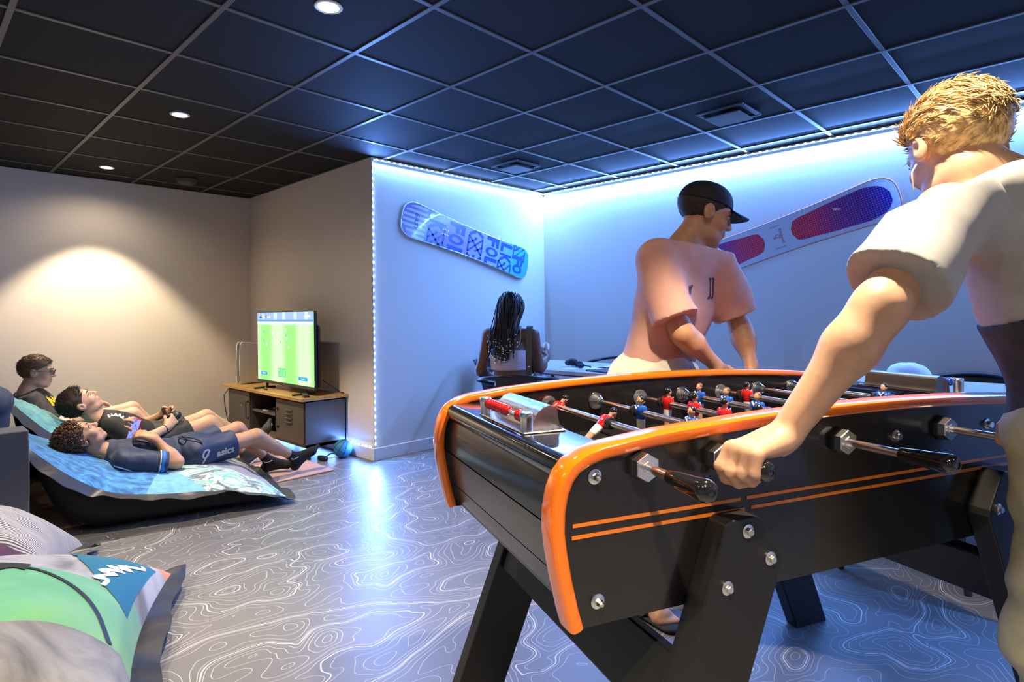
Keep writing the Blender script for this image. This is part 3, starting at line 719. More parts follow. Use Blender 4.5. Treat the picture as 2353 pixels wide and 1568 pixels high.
def basketball():
    c = V(2.515, 4.318, .074); r = .074
    t = thing('basketball', 'small blue basketball on the floor by the glowing baseboard', 'ball', (c[0], c[1], 0))
    b = MB(); b.sphere(c, r, 32, 20); obj('ball', b, mat('blue ball rubber', (.03, .22, .42), .5, bump=(500, .3)), t, True, world=True)
    s = MB(); R = Matrix.Rotation(.6, 3, 'Z')@Matrix.Rotation(.5, 3, 'X'); R = np.array(R); N = 40
    def ring(fn): s.tube([c+R@(unit(fn(a))*(r+.0002)) for a in np.linspace(0, 2*math.pi, N, endpoint=False)], .0016, 6, closed=True)
    ring(lambda a: V(math.cos(a), math.sin(a), 0)); ring(lambda a: V(math.cos(a), 0, math.sin(a)))
    for q in (-1, 1): ring(lambda a: V(math.cos(a), .95*q*(.55+.28*math.cos(2*a)), math.sin(a)))
    obj('seams', s, mat('ball seam', (.01, .02, .04), .6), t, True, world=True)
basketball()

def rug():
    b = MB(); b.box((1.33, 4.90, .006), (1.86, 1.80, .012), bev=.004)
    tag(base_obj('floor_mat', b, mat('tan felt mat', (.50, .285, .17), .95, noise=(90, .18), bump=(500, .8), sheen=.3), (1.33, 4.9, 0)), 'thin tan felt mat on the floor under the bean bags', 'floor mat')
rug()

# ------------------------------------------------------------ snowboards on the walls
def clip_poly(poly, a, b, c):
    """keep a*x+b*y<=c"""
    out = []
    for i in range(len(poly)):
        p, q = poly[i], poly[(i+1) % len(poly)]; dp = a*p[0]+b*p[1]-c; dq = a*q[0]+b*q[1]-c
        if dp <= 0: out.append(p)
        if dp*dq < 0: s = dp/(dp-dq); out.append((p[0]+(q[0]-p[0])*s, p[1]+(q[1]-p[1])*s))
    return out
def board_outline(L, Wt, waist, n=12, tipl=.17):
    """outline in board coordinates: x along, y across"""
    pts = []
    up = []
    for x in np.linspace(-L/2+tipl, L/2-tipl, 15):
        f = (x/(L/2-tipl))**2; up.append((x, (waist+(Wt-waist)*f)/2))
    tip = []
    for a in np.linspace(0, 1, n+1)[1:]:
        th = a*math.pi/2; tip.append((L/2-tipl+tipl*math.sin(th)**.75, Wt/2*math.cos(th)**.62 if a < 1 else 0.))
    r = up+tip
    right = r+[(x, -y) for x, y in tip[:-1][::-1]]
    low = [(x, -y) for x, y in up[::-1]]
    lt = [(-x, -y) for x, y in tip]
    return right+low+lt+[(x, -y) for x, y in lt[:-1][::-1]]
def curved_plate(outline, thick, L, rise, lift=0.):
    """plate following the outline, its tips bent up; z is out of the base"""
    zf = lambda x: rise*max(0, (abs(x)-(L/2-.26))/.26)**2
    n = len(outline); b = MB(); xs = sorted({round(p[0], 5) for p in outline})
    # strips across
    ys = {}
    for x, y in outline: ys.setdefault(round(x, 5), []).append(y)
    top = []; bot = []
    for x in xs:
        yy = ys[x]; a, c = min(yy), max(yy)
        row = [a+(c-a)*k/4 for k in range(5)]
        top.append([(x, y, lift-zf(x)) for y in row]); bot.append([(x, y, lift-zf(x)-thick) for y in row])
    top = np.array(top); bot = np.array(bot)
    b.grid(top); b.grid(bot[:, ::-1]); b.grid(np.stack([bot[:, 0], top[:, 0]], 1)); b.grid(np.stack([top[:, -1], bot[:, -1]], 1))
    b.grid(np.stack([top[0], bot[0]], 0)[::-1].transpose(0, 1, 2)); b.grid(np.stack([bot[-1], top[-1]], 0)[::-1])
    return b, zf
def grad_material(name, stops, axis='X', rough=.25, dots=None):
    m = bpy.data.materials.new(name); t, n, l = nt(m); b = n['Principled BSDF']
    tc = n.new('ShaderNodeTexCoord'); sp = n.new('ShaderNodeSeparateXYZ'); l.new(tc.outputs['Object'], sp.inputs[0])
    lo, hi = stops[0][0], stops[-1][0]
    q = n.new('ShaderNodeMapRange'); q.inputs['From Min'].default_value = lo; q.inputs['From Max'].default_value = hi; l.new(sp.outputs[axis], q.inputs['Value'])
    r = n.new('ShaderNodeValToRGB'); l.new(q.outputs[0], r.inputs[0]); el = r.color_ramp.elements
    while len(el) < len(stops): el.new(.5)
    for e, (p, c) in zip(el, stops): e.position = (p-lo)/(hi-lo); e.color = (*c, 1)
    out = r.outputs[0]
    if dots:
        mp = n.new('ShaderNodeMapping'); mp.inputs['Scale'].default_value = (dots, dots, 0); l.new(tc.outputs['Object'], mp.inputs[0])
        fr = n.new('ShaderNodeVectorMath'); fr.operation = 'FRACTION'; l.new(mp.outputs[0], fr.inputs[0])
        su = n.new('ShaderNodeVectorMath'); su.operation = 'SUBTRACT'; su.inputs[1].default_value = (.5, .5, 0); l.new(fr.outputs[0], su.inputs[0])
        ln = n.new('ShaderNodeVectorMath'); ln.operation = 'LENGTH'; l.new(su.outputs[0], ln.inputs[0])
        c = n.new('ShaderNodeMath'); c.operation = 'LESS_THAN'; c.inputs[1].default_value = .22; l.new(ln.outputs['Value'], c.inputs[0])
        f = n.new('ShaderNodeMath'); f.operation = 'MULTIPLY'; f.inputs[1].default_value = .45; l.new(c.outputs[0], f.inputs[0])
        mx = n.new('ShaderNodeMix'); mx.data_type = 'RGBA'; l.new(f.outputs[0], mx.inputs['Factor']); l.new(out, mx.inputs['A']); mx.inputs['B'].default_value = (.75, .55, .75, 1); out = mx.outputs['Result']
    l.new(out, b.inputs['Base Color']); b.inputs['Roughness'].default_value = rough; b.inputs['Coat Weight'].default_value = .3
    return m
def mount(t, ax, ay, az, o):
    """root orientation: board x,y,z axes in the world"""
    m = Matrix(np.column_stack([ax, ay, az]).tolist()).to_4x4(); m.translation = o; t.matrix_world = m
def snowboards():
    # the smaller board, lettered base outwards, on the snowboard wall
    L = 1.56; out = board_outline(L, .300, .262, tipl=.15)
    t = bpy.data.objects.new('snowboard', None); COL.objects.link(t); tag(t, 'snowboard with big blue block letters hanging tilted above the braided girl', 'snowboard')
    ax = unit(V(1.475, 0, -.325)); ay = unit(V(.325, 0, 1.475)); mount(t, ax, ay, np.cross(ax, ay), (3.66, 3.985, 1.795))
    b, zf = curved_plate(out, .010, L, .022)
    base = grad_material('lettered board base', [(-.78, (.30, .28, .62)), (-.50, (.16, .14, .46)), (-.33, (.34, .22, .45)), (-.12, (.42, .33, .50)), (.10, (.42, .44, .66)), (.35, (.30, .48, .70)), (.60, (.03, .42, .60)), (.78, (.02, .35, .55))])
    obj('base', b, base, t, 30)
    e = MB(); e.tube([(x, y, -zf(x)-.005) for x, y in out], .0058, 8, closed=True); obj('steel_edge', e, mat('board edge', (.55, .58, .62), .25, metal=.8), t, 60)
    hw = lambda x: np.interp(abs(x), [0, L/2-.15, L/2-.06, L/2-.01, L/2], [.131, .150, .118, .05, 0.])-.006
    def decal(polys, m, name='lettering', lift=.0012):
        q = MB()
        for p in polys:
            p = [tuple(a[:2]) for a in p]
            p = clip_poly(p, 0, 1, 1e9)
            if len(p) < 3: continue
            cx = sum(a[0] for a in p)/len(p); w = hw(cx)
            for a, bb, c in ((0, 1, w), (0, -1, w)): p = clip_poly(p, a, bb, c) if p else p
            if len(p) >= 3: q.add([(x, y, lift-zf(x)) for x, y in p], [tuple(range(len(p)))])
        if q.f: obj(name, q, m, t)
    # pale striped nose section
    st = []
    cols = ((.55, .62, .78), (.30, .40, .66))
    for k in range(7):
        y0 = -.148+.043*k
        poly = [(x, y) for x, y in ((-.775, y0), (-.545, y0), (-.545, y0+.022), (-.775, y0+.022))]
        xs = np.linspace(-.772, -.545, 12); row = []
        for x0, x1 in zip(xs[:-1], xs[1:]): row.append([(x0, y0), (x1, y0), (x1, y0+.022), (x0, y0+.022)])
        st += row
    decal(st, mat('pale board stripe', (.62, .66, .78), .3, coat=.3), 'stripe', .0010)
    letter = mat('board letters', (.010, .085, .42), .3, coat=.3)
    def tris(v, f): return [[v[i] for i in face] for face in f]
    v, f = text_mesh('EASY', .062, shear=.25, bold=.0012); P = np.stack([-.645+v[:, 1]*.85, -.002-v[:, 0]*1.05, v[:, 2]], 1); decal([p[::-1] for p in tris(P, f)], mat('board easy text', (.02, .04, .16), .3))
    def sym(cx, cy):
        w, h, k = .085, .075, .017; q = []
        def bar(a, b_):
            a = V(*a); b_ = V(*b_); d = unit(b_-a); nn = V(-d[1], d[0])*k/2; q.append([tuple(a-nn), tuple(b_-nn), tuple(b_+nn), tuple(a+nn)])
        bar((cx-w, cy-h), (cx-w, cy+h)); bar((cx+w, cy-h), (cx+w, cy+h)); bar((cx-w, cy-h), (cx+w, cy+h)); bar((cx-w, cy+h), (cx+w, cy-h))
        bar((cx-w, cy), (cx, cy+h*.75)); bar((cx, cy-h*.75), (cx+w, cy)); q.append([(cx-.02, cy+h), (cx+.02, cy+h), (cx, cy+h-.03)])
        return q
    glyph = {c: text_mesh(c, .24, bold=.011) for c in 'FOLK'}
    def col(xc, items, wd):
        polys = []
        for c, y in items:
            if c == '#': polys += sym(xc, y); continue
            v, f = glyph[c]; v = v.copy(); v[:, 1] -= (v[:, 1].max()+v[:, 1].min())/2; v[:, 0] -= (v[:, 0].max()+v[:, 0].min())/2
            sy = wd/max(1e-6, np.ptp(v[:, 1])); sx = .088/max(1e-6, np.ptp(v[:, 0]))
            P = np.stack([xc+v[:, 1]*sy, y-v[:, 0]*sx, v[:, 2]], 1); polys += [p[::-1] for p in tris(P, f)]
        decal(polys, letter)
    col(-.425, (('L', .125), ('K', .022), ('#', -.095)), .19); col(-.20, (('F', .075), ('O', -.028), ('L', -.135)), .18); col(.03, (('K', .105), ('#', -.01), ('#', -.175)), .175)
    col(.245, (('F', .085), ('O', -.012), ('L', -.112)), .16); col(.43, (('L', .078), ('K', -.022), ('#', -.135)), .155); col(.615, (('#', .085), ('F', .005), ('O', -.078)), .14)
    ins = MB()
    for x in (-.33, .40):
        for a in (-1, 1):
            for k in range(4): ins.cyl((x+.02*k-.03, a*.02, .0005), (x+.02*k-.03, a*.02, .0022), .0032, n=8)
    obj('insert', ins, zc, t)
    b = MB(); b.cyl((-.33, 0, -.008), (-.33, 0, -.044), .02, n=12); b.cyl((.40, 0, -.008), (.40, 0, -.044), .02, n=12); obj('wall_mount', b, mat('mount', (.05, .05, .05), .5), t)
    # the longer board with two red and blue pads, on the right wall
    L = 1.62; out = board_outline(L, .300, .258, tipl=.16)
    t2 = bpy.data.objects.new('snowboard', None); COL.objects.link(t2); tag(t2, 'white snowboard with two red to blue dotted pads on the right wall', 'snowboard')
    ax = unit(V(0, -1.30, .365)); ay = unit(V(0, .365, 1.30)); az = np.cross(ax, ay); mount(t2, ax, ay, az, (4.660, 1.665, 1.712))
    b, zf2 = curved_plate(out, .010, L, .022); obj('base', b, mat('white board base', (.66, .68, .74), .22, coat=.4), t2, 30)
    e = MB(); e.tube([(x, y, -zf2(x)-.005) for x, y in out], .0058, 8, closed=True); obj('steel_edge', e, mat('orange board edge', (.75, .22, .14), .3), t2, 60)
    for s, nm in ((1, 'a'), (-1, 'b')):
        ys = []; xs = np.linspace(.105, .765, 26)
        for x in xs:
            w = np.interp(x, [.105, .109, .118, .135, .17, .40, .62, .70, .745, .765], [.022, .045, .062, .075, .084, .106, .118, .102, .070, .030]); ys.append(w)
        P = np.array([[(s*x, y, .0012-zf2(x)) for y in np.linspace(-w, w, 5)] for x, w in zip(xs, ys)])
        q = MB(); q.grid(P if s > 0 else P[:, ::-1])
        st_ = [(.10, (.80, .03, .05)), (.27, (.70, .03, .10)), (.45, (.22, .03, .22)), (.76, (.012, .02, .30))]
        if s < 0: st_ = [(-p, c) for p, c in st_[::-1]]
        obj('pad', q, grad_material('board pad '+nm, st_, 'X', .3, dots=62), t2)
    red = mat('board red print', (.70, .08, .09), .4)
    v, f = text_mesh('Rossignol', .030); q = MB(); q.add([(p[1]*1.+.030, -p[0], .0015) for p in v], [tuple(x[::-1]) for x in f]); obj('lettering', q, red, t2)
    q = MB(); q.tube([(.0+.016*math.cos(a), .006+.013*math.sin(a), .0014) for a in np.linspace(0, 2*math.pi, 17)[:-1]], .0016, 6, closed=True); q.tube([(-.014, -.004, .0014), (-.03, -.012, .0014), (-.026, .004, .0014), (-.034, .012, .0014)], .0016, 6)
    obj('emblem', q, red, t2)
    for yy in (.085, -.085):
        v, f = text_mesh('alpine series', .016); q = MB(); q.add([(p[0]*.0+p[0]+.0, yy+p[1], .0015) for p in v], f); obj('small_print', q, red, t2)
    ins = MB()
    for x in (-.29, .29):
        for a in (-1, 1):
            for k in range(4): ins.cyl((x+.02*k-.03, a*.02, .0005), (x+.02*k-.03, a*.02, .0024), .0032, n=8)
    obj('insert', ins, mat('dark insert', (.2, .1, .12), .4), t2)
    b = MB(); b.cyl((-.42, 0, -.008), (-.42, 0, -.043), .02, n=12); b.cyl((.42, 0, -.008), (.42, 0, -.043), .02, n=12); obj('wall_mount', b, MATS['mount'], t2)
snowboards()

# ------------------------------------------------------------ cafe tables and chairs by the right wall
m_gun = mat('gunmetal chair paint', (.030, .034, .040), .34, metal=.55)
def chair_proto():
    """metal armchair facing +x, seat centre at the origin"""
    t = thing('metal_armchair', 'x', 'chair')
    s = MB(); n = 12
    s.box((0, 0, .445), (.37, .37, .018), bev=.008); obj('seat', s, m_gun, t, 40)
    rail = []
    for a in np.linspace(-1, 1, 33):
        th = math.pi+a*math.radians(128); r = .270
        x, y = r*math.cos(th)*.98-.0, r*math.sin(th)
        x = min(x, .16); z = .750-.085*abs(a)**1.6
        rail.append((x, y, z))
    rail = [(.185, -.20, .45), (.19, -.215, .56), (.185, -.232, .63)]+rail+[(.185, .232, .63), (.19, .215, .56), (.185, .20, .45)]
    b = MB(); b.tube(rail, .0135, 10); obj('arm_rail', b, m_gun, t, 60)
    P = []
    for k in range(7):
        z = .45+.298*k/6; w = .075+.055*(k/6)**2; x = -.185-.080*(k/6)
        P.append([(x-.012*math.cos(q*1.4), w*q, z) for q in np.linspace(-1, 1, 7)])
    P = np.array(P); Q = P.copy(); Q[:, :, 0] -= .004; b = MB(); b.grid(P[:, ::-1]); b.grid(Q); obj('back_splat', b, m_gun, t, 60)
    for sx in (-1, 1):
        for sy in (-1, 1):
            l = MB(); top = V(sx*.17, sy*.17, .445); ft = V(sx*.235, sy*.225, 0)
            l.tube([ft, ft*.5+top*.5, top], [.013, .017, .024], 8); obj('leg', l, m_gun, t, 50)
    b = MB(); b.tube([(.2, .2, .2), (-.2, -.2, .2)], .006, 6); b.tube([(.2, -.2, .2), (-.2, .2, .2)], .006, 6); obj('brace', b, m_gun, t, 60)
    return t
def seating():
    ch = chair_proto()
    spots = [(2.930, 2.755, math.radians(38), 'dark metal armchair the braided girl sits on'), (3.70, 3.62, math.radians(-85), 'dark blue metal armchair in the corner to the left of the braided girl'),
             (4.36, 2.95, math.radians(185), 'dark metal armchair on the wall side of the table with papers'), (4.34, .47, math.radians(178), 'dark metal armchair on the wall side of the table with the white cap'),
             (3.19, .60, math.radians(8), 'dark metal armchair behind the far leg of the table football')]
    for i, (x, y, r, lab) in enumerate(spots):
        o = ch if i == 0 else dup(ch)
        o.location = (x, y, 0); o.rotation_euler = (0, 0, r); tag(o, lab, 'chair', 'metal armchairs')
    top = mat('pale table laminate', (.56, .54, .50), .3, coat=.2); blk = mat('black table frame', (.015, .015, .016), .4)
    for (x, y, lab) in ((3.58, 2.62, 'pale rectangular cafe table with papers on it beside the braided girl'), (3.75, .42, 'pale rectangular cafe table with the white cap on it behind the table football')):
        t = thing('cafe_table', lab, 'table', (x, y, 0), 0, 'pale cafe tables')
        hw, hl, r = .36, .71, .09; poly = []
        for cx, cy, a0 in ((hw-r, hl-r, 0), (-hw+r, hl-r, 90), (-hw+r, -hl+r, 180), (hw-r, -hl+r, 270)):
            for a in np.linspace(a0, a0+90, 7): poly.append((cx+r*math.cos(math.radians(a)), cy+r*math.sin(math.radians(a))))
        b = MB(); b.prism(poly, (0, 0, .725), V(1, 0, 0), V(0, 1, 0), .025); obj('table_top', b, top, t)
        for sx in (-1, 1):
            for sy in (-1, 1):
                l = MB(); l.tube([(sx*.31, sy*.64, 0), (sx*.27, sy*.60, .725)], [.012, .016], 10); obj('leg', l, blk, t, 50)
        f = MB(); f.box((0, 0, .712), (.5, 1.2, .022)); obj('frame', f, blk, t)
    # things on the tables
    Z = .750
    pm = mat('white paper', (.72, .72, .74), .6)
    for (x, y, r, lab) in ((3.50, 2.60, .35, 'large white sheet of paper under the dark fabric'), (3.66, 2.42, .1, 'white printed sheet lying next to the tablet')):
        t = thing('paper_sheet', lab, 'paper', (x, y, Z), r); b = MB(); b.box((0, 0, .0012), (.21, .297, .002)); obj('sheet', b, pm, t)
        if y < 2.5:
            for k, c in enumerate(((.05, .08, .35), (.35, .10, .25), (.10, .25, .45))): b = MB(); b.box((.02-.05*k, .05-.06*k, .0026), (.07, .09, .0008)); obj('printed_picture', b, mat('print %d' % k, c, .5), t)
    t = thing('dark_fabric', 'crumpled dark fabric face mask lying on the papers', 'fabric', (3.50, 2.70, Z+.0022))
    b = MB()
    for k in range(7):
        a = k*1.1; p = V(.06*math.cos(a)*(.4+k*.1), .085*math.sin(a*1.3), .018+.008*(k % 3)); b.sphere(p, (.034+.006*(k % 2), .024, .017+.004*(k % 3)), 10, 7, np.array(Matrix.Rotation(a, 3, 'Z')@Matrix.Rotation(.5*math.sin(k), 3, 'X')))
    b.tube([(.05, .07, .012), (.09, .02, .006), (.06, -.09, .005), (.0, -.13, .006)], .004, 6); obj('cloth', b, mat('dark navy cloth', (.012, .016, .025), .8), t, 40)
    t = thing('tablet', 'dark blue tablet at the edge of the table beside the papers', 'tablet', (3.37, 2.34, Z), -.25); b = MB(); b.box((0, 0, .005), (.17, .245, .009), bev=.003); obj('body', b, mat('tablet case', (.012, .014, .02), .35), t)
    b = MB(); b.box((0, 0, .0098), (.155, .225, .0008)); obj('screen', b, mat('tablet glass', (.02, .04, .10), .08), t)
    t = thing('red_pen', 'slim red pen lying between the paper and the tablet', 'pen', (3.52, 2.42, Z+.0022), 1.0); b = MB(); b.tube([(-.065, 0, .0045), (.06, 0, .0045), (.07, 0, .0045)], [.0042, .0042, .001], 8); obj('barrel', b, mat('red plastic', (.6, .04, .03), .3), t, 60)
    # white cap
    t = thing('white_cap', 'white fabric cap lying on the cafe table behind the blue bead counter', 'cap', (3.88, .70, Z))
    b = MB(); P = []
    for i in range(9):
        th = math.pi/2*i/8; P.append([((.098+.004*math.sin(5*a))*math.cos(a)*math.cos(th)**.7, (.112+.004*math.cos(4*a))*math.sin(a)*math.cos(th)**.7, .002+.105*math.sin(th)+.003*math.sin(6*a+i)) for a in np.linspace(0, 2*math.pi, 29)])
    b.grid(np.array(P)); obj('crown', b, mat('white cotton', (.72, .73, .78), .8), t, 60)
    b = MB(); P = np.array([[(-.09-.075*k/4*math.cos(q), .095*math.sin(q)*(1-.15*k/4), .012-.008*k/4) for q in np.linspace(-1.2, 1.2, 13)] for k in range(5)]); Q = P.copy(); Q[:, :, 2] -= .003; b.grid(P); b.grid(Q[:, ::-1]); obj('peak', b, MATS['white cotton'], t, 60)
seating()

# ------------------------------------------------------------ sofa
def sofa():
    fm = mat('grey woven sofa fabric', (.105, .102, .098), .92, noise=(420, .35), bump=(420, 1.), sheen=.2)
    t = thing('sofa', 'grey woven fabric sofa whose arm shows at the left edge', 'sofa', (0, 4.85, 0))
    P = lambda name, mb, m=fm, par=t, sm=40: obj(name, mb, m, par, sm, world=True)
    def soft(c, d, r):
        b = MB(); b.box(c, d, bev=r); return b
    def part(nm, c, d, r):
        o = P(nm, soft(c, d, .004)); q = o.modifiers.new('bevel', 'BEVEL'); q.width = r; q.segments = 4; return o
    part('arm', (-.02, 3.84, .315), (.95, .19, .57), .045); part('arm', (-.02, 5.90, .315), (.95, .19, .57), .045)
    part('base', (-.03, 4.87, .20), (.90, 1.86, .28), .03); part('backrest', (-.42, 4.87, .52), (.20, 1.86, .60), .05)
    part('seat_cushion', (.02, 4.41, .40), (.72, .90, .14), .04); part('seat_cushion', (.02, 5.33, .40), (.72, .90, .14), .04)
    b = MB()
    for y in (3.84, 5.90):
        b.tube([(.440, y-.093, .06), (.452, y-.093, .30), (.452, y-.093, .55), (.44, y-.09, .585), (.40, y-.085, .598), (.0, y-.085, .600)], .004, 6)
    P('piping', b, mat('grey piping', (.16, .155, .15), .8))
    for x in (-.4, .35):
        for y in (3.85, 5.88): l = MB(); l.cyl((x, y, 0), (x, y, .07), .02, .026, 12); P('foot', l, mat('sofa foot', (.02, .02, .02), .5))
sofa()

# ------------------------------------------------------------ organic surfaces: smooth unions of simple volumes, meshed
def wnoise(p, f, seed=0):
    r = np.random.default_rng(seed); o = np.zeros(len(p), np.float32)
    for k in range(5):
        d = r.normal(size=3); d /= np.linalg.norm(d); d2 = r.normal(size=3); ph = r.uniform(0, 6.28, 2); ff = f*r.uniform(.7, 1.5)
        o += np.sin(p@(d*ff).astype(np.float32)+ph[0]+1.3*np.sin(p@(d2*ff*.6).astype(np.float32)+ph[1]))
    return o/5
class Vol:
    def __init__(s, h=.005): s.h = h; s.pr = []; s.cv = []
    def cap(s, a, b, ra, rb=None, k=.008, flat=None, ends=(0, 0), fold=None):
        s.pr.append(('c', V(*a), V(*b), ra, ra if rb is None else rb, k, flat, ends, fold)); return s
    def ell(s, c, r, R=None, k=.006, fold=None):
        s.pr.append(('e', V(*c), V(*r), np.eye(3) if R is None else np.asarray(R), k, fold)); return s
    def carve(s, c, r, k=.004): s.cv.append(('s', V(*c), r, k)); return s
    def plane(s, o, n, k=.004): s.cv.append(('p', V(*o), unit(n), k)); return s     # keeps the side n points away from
    def bounds(s, q, m):
        if q[0] == 'c': r = max(q[3], q[4])+m; return np.minimum(q[1], q[2])-r, np.maximum(q[1], q[2])+r
        r = q[2].max()+m; return q[1]-r, q[1]+r
    def mesh(s):
        h = s.h; bs = [s.bounds(q, .004+3.5*(q[5] if q[0] == 'c' else q[4])) for q in s.pr]
        lo = np.min([b[0] for b in bs], 0)-2*h; hi = np.max([b[1] for b in bs], 0)+2*h
        n = np.ceil((hi-lo)/h).astype(int)+1; S = np.zeros(n, np.float32)
        for q, (a, b) in zip(s.pr, bs):
            i0 = np.maximum(0, np.floor((a-lo)/h).astype(int)); i1 = np.minimum(n, np.ceil((b-lo)/h).astype(int)+1)
            ax = [lo[i]+h*np.arange(i0[i], i1[i]) for i in range(3)]
            G = np.stack(np.meshgrid(*ax, indexing='ij'), -1).astype(np.float32); sh = G.shape[:3]; p = G.reshape(-1, 3)
            if q[0] == 'c':
                _, A, B, ra, rb, k, flat, ends, fold = q; ba = B-A; L2 = max(1e-12, ba@ba); L = math.sqrt(L2)
                tr = (p-A.astype(np.float32))@ba.astype(np.float32)/L2; t = np.clip(tr, 0, 1)
                dp = p-A.astype(np.float32)-t[:, None]*ba.astype(np.float32)
                if flat is not None:
                    w = unit(flat[0]).astype(np.float32); dp = dp+w*((dp@w)*(1/flat[1]-1))[:, None]
                d = np.sqrt(np.einsum('ij,ij->i', dp, dp))-(ra+(rb-ra)*t).astype(np.float32)
                if fold:
                    nr = np.abs(d) < .03; d[nr] += fold[0]*wnoise(p[nr], fold[1], fold[2])
                if ends[0]: d = np.maximum(d, -tr*L)
                if ends[1]: d = np.maximum(d, (tr-1)*L)
            else:
                _, c, r, R, k, fold = q; l = (p-c.astype(np.float32))@R.astype(np.float32)
                kk = np.sqrt(((l/r.astype(np.float32))**2).sum(1)); k2 = np.sqrt(((l/(r*r).astype(np.float32))**2).sum(1)); d = kk*(kk-1)/np.maximum(k2, 1e-6)
                if fold:
                    nr = np.abs(d) < .03; d[nr] += fold[0]*wnoise(p[nr], fold[1], fold[2])
            e = np.zeros(len(d), np.float32); nr = d < 4*k; e[nr] = np.exp(np.minimum(-d[nr]/k, 25)); S[i0[0]:i1[0], i0[1]:i1[1], i0[2]:i1[2]] += e.reshape(sh)
        f = -np.log(np.maximum(S, 1e-12))*.006
        for q in s.cv:
            ax = [(lo[i]+h*np.arange(n[i])).astype(np.float32) for i in range(3)]
            if q[0] == 's':
                i0 = np.maximum(0, np.floor((q[1]-q[2]*2.5-lo)/h).astype(int)); i1 = np.minimum(n, np.ceil((q[1]+q[2]*2.5-lo)/h).astype(int)+1)
                if (i1 <= i0).any(): continue
                X, Y, Z = np.meshgrid(*[ax[i][i0[i]:i1[i]] for i in range(3)], indexing='ij')
                d = np.sqrt((X-q[1][0])**2+(Y-q[1][1])**2+(Z-q[1][2])**2)-q[2]
                sl = tuple(slice(i0[i], i1[i]) for i in range(3)); f[sl] = np.maximum(f[sl], -d)
            else:
                d = ((ax[0]-q[1][0])*q[2][0])[:, None, None]+((ax[1]-q[1][1])*q[2][1])[None, :, None]+((ax[2]-q[1][2])*q[2][2])[None, None, :]; d = d.astype(np.float32)
                f = np.maximum(f, d)
        return nets(f, lo, h)
def nets(f, lo, h):
    ins = f < 0; c = [ins[a:ins.shape[0]-1+a, b:ins.shape[1]-1+b, d:ins.shape[2]-1+d] for a in (0, 1) for b in (0, 1) for d in (0, 1)]
    al = c[0].copy(); an = c[0].copy()
    for q in c[1:]: al &= q; an |= q
    act = an & ~al; I = np.argwhere(act); idx = np.full(act.shape, -1, np.int32); idx[act] = np.arange(len(I), dtype=np.int32)
    val = {(a, b, d): f[I[:, 0]+a, I[:, 1]+b, I[:, 2]+d] for a in (0, 1) for b in (0, 1) for d in (0, 1)}
    acc = np.zeros((len(I), 3)); cnt = np.zeros(len(I))
    cor = list(val)
    for a in cor:
        for ax in range(3):
            if a[ax]: continue
            b = list(a); b[ax] = 1; b = tuple(b); va, vb = val[a], val[b]; x = (va < 0) != (vb < 0)
            t = np.where(x, va/np.where(x, va-vb, 1), 0); p = np.tile(np.array(a, float), (len(I), 1)); p[:, ax] = t
            acc[x] += p[x]; cnt += x
    v = lo+h*(I+acc/np.maximum(cnt, 1)[:, None]); F = []
    for ax in range(3):
        s0 = [slice(None)]*3; s1 = [slice(None)]*3; s0[ax] = slice(0, -1); s1[ax] = slice(1, None)
        A, B = ins[tuple(s0)], ins[tuple(s1)]; E = np.argwhere(A != B); u, w = (ax+1) % 3, (ax+2) % 3
        E = E[(E[:, u] > 0) & (E[:, w] > 0) & (E[:, u] < idx.shape[u]) & (E[:, w] < idx.shape[w])]
        if not len(E): continue
        q = []
        for du, dw in ((1, 1), (0, 1), (0, 0), (1, 0)):
            k = E.copy(); k[:, u] -= du; k[:, w] -= dw; q.append(idx[k[:, 0], k[:, 1], k[:, 2]])
        q = np.stack(q, 1); fl = ~A[E[:, 0], E[:, 1], E[:, 2]]; q[fl] = q[fl][:, ::-1]; F.append(q)
    F = np.concatenate(F); F = F[(F >= 0).all(1)]
    # one pass of smoothing
    nb = np.zeros_like(v); ct = np.zeros(len(v))
    for i in range(4):
        a, b = F[:, i], F[:, (i+1) % 4]
        np.add.at(nb, a, v[b]); np.add.at(ct, a, 1)
    v = .45*v+.55*nb/np.maximum(ct, 1)[:, None]
    return v, F

# ------------------------------------------------------------ people
def headframe(c, fwd, up, S):
    fwd = unit(fwd); up = unit(np.asarray(up)-fwd*(np.asarray(up)@fwd)); ex = np.cross(fwd, up); R = np.column_stack([ex, fwd, up])
    return lambda x, y, z: np.asarray(c)+S*(R@V(x, y, z)), R, S
def add_head(vol, H, ears=True):
    g, R, S = H
    E = lambda c, r, k: vol.ell(g(*c), np.array(r)*S, R, k*S)
    E((0, -.06, .135), (.335, .425, .355), .03); E((0, .09, -.10), (.265, .275, .30), .035); E((0, .15, -.33), (.19, .20, .145), .04)
    vol.cap(g(-.05, .275, -.43), g(.05, .275, -.43), .055*S, None, .03*S)
    for s in (-1, 1):
        E((s*.165, .22, -.115), (.115, .12, .11), .03); E((s*.20, .10, -.34), (.06, .12, .07), .03)
        vol.cap(g(s*.05, .352, .085), g(s*.185, .29, .085), .045*S, None, .022*S)
        E((s*.045, .405, -.135), (.033, .038, .030), .012)
        if ears:
            E((s*.345, -.055, -.02), (.032, .085, .135), .008); E((s*.335, -.02, -.05), (.04, .05, .07), .012)
    vol.cap(g(0, .365, .05), g(0, .445, -.10), .034*S, .043*S, .014*S); E((0, .452, -.122), (.042, .042, .036), .012)
    vol.cap(g(-.085, .352, -.238), g(.085, .352, -.238), .030*S, None, .012*S); vol.cap(g(0, .372, -.233), g(0, .372, -.233), .026*S, None, .012*S)
    vol.cap(g(-.06, .355, -.285), g(.06, .355, -.285), .034*S, None, .012*S)
    for s in (-1, 1):
        vol.carve(g(s*.150, .402, .008), .056*S)
        if ears: vol.carve(g(s*.385, -.035, -.01), .045*S)
    vol.carve(g(0, .415, -.262), .016*S)
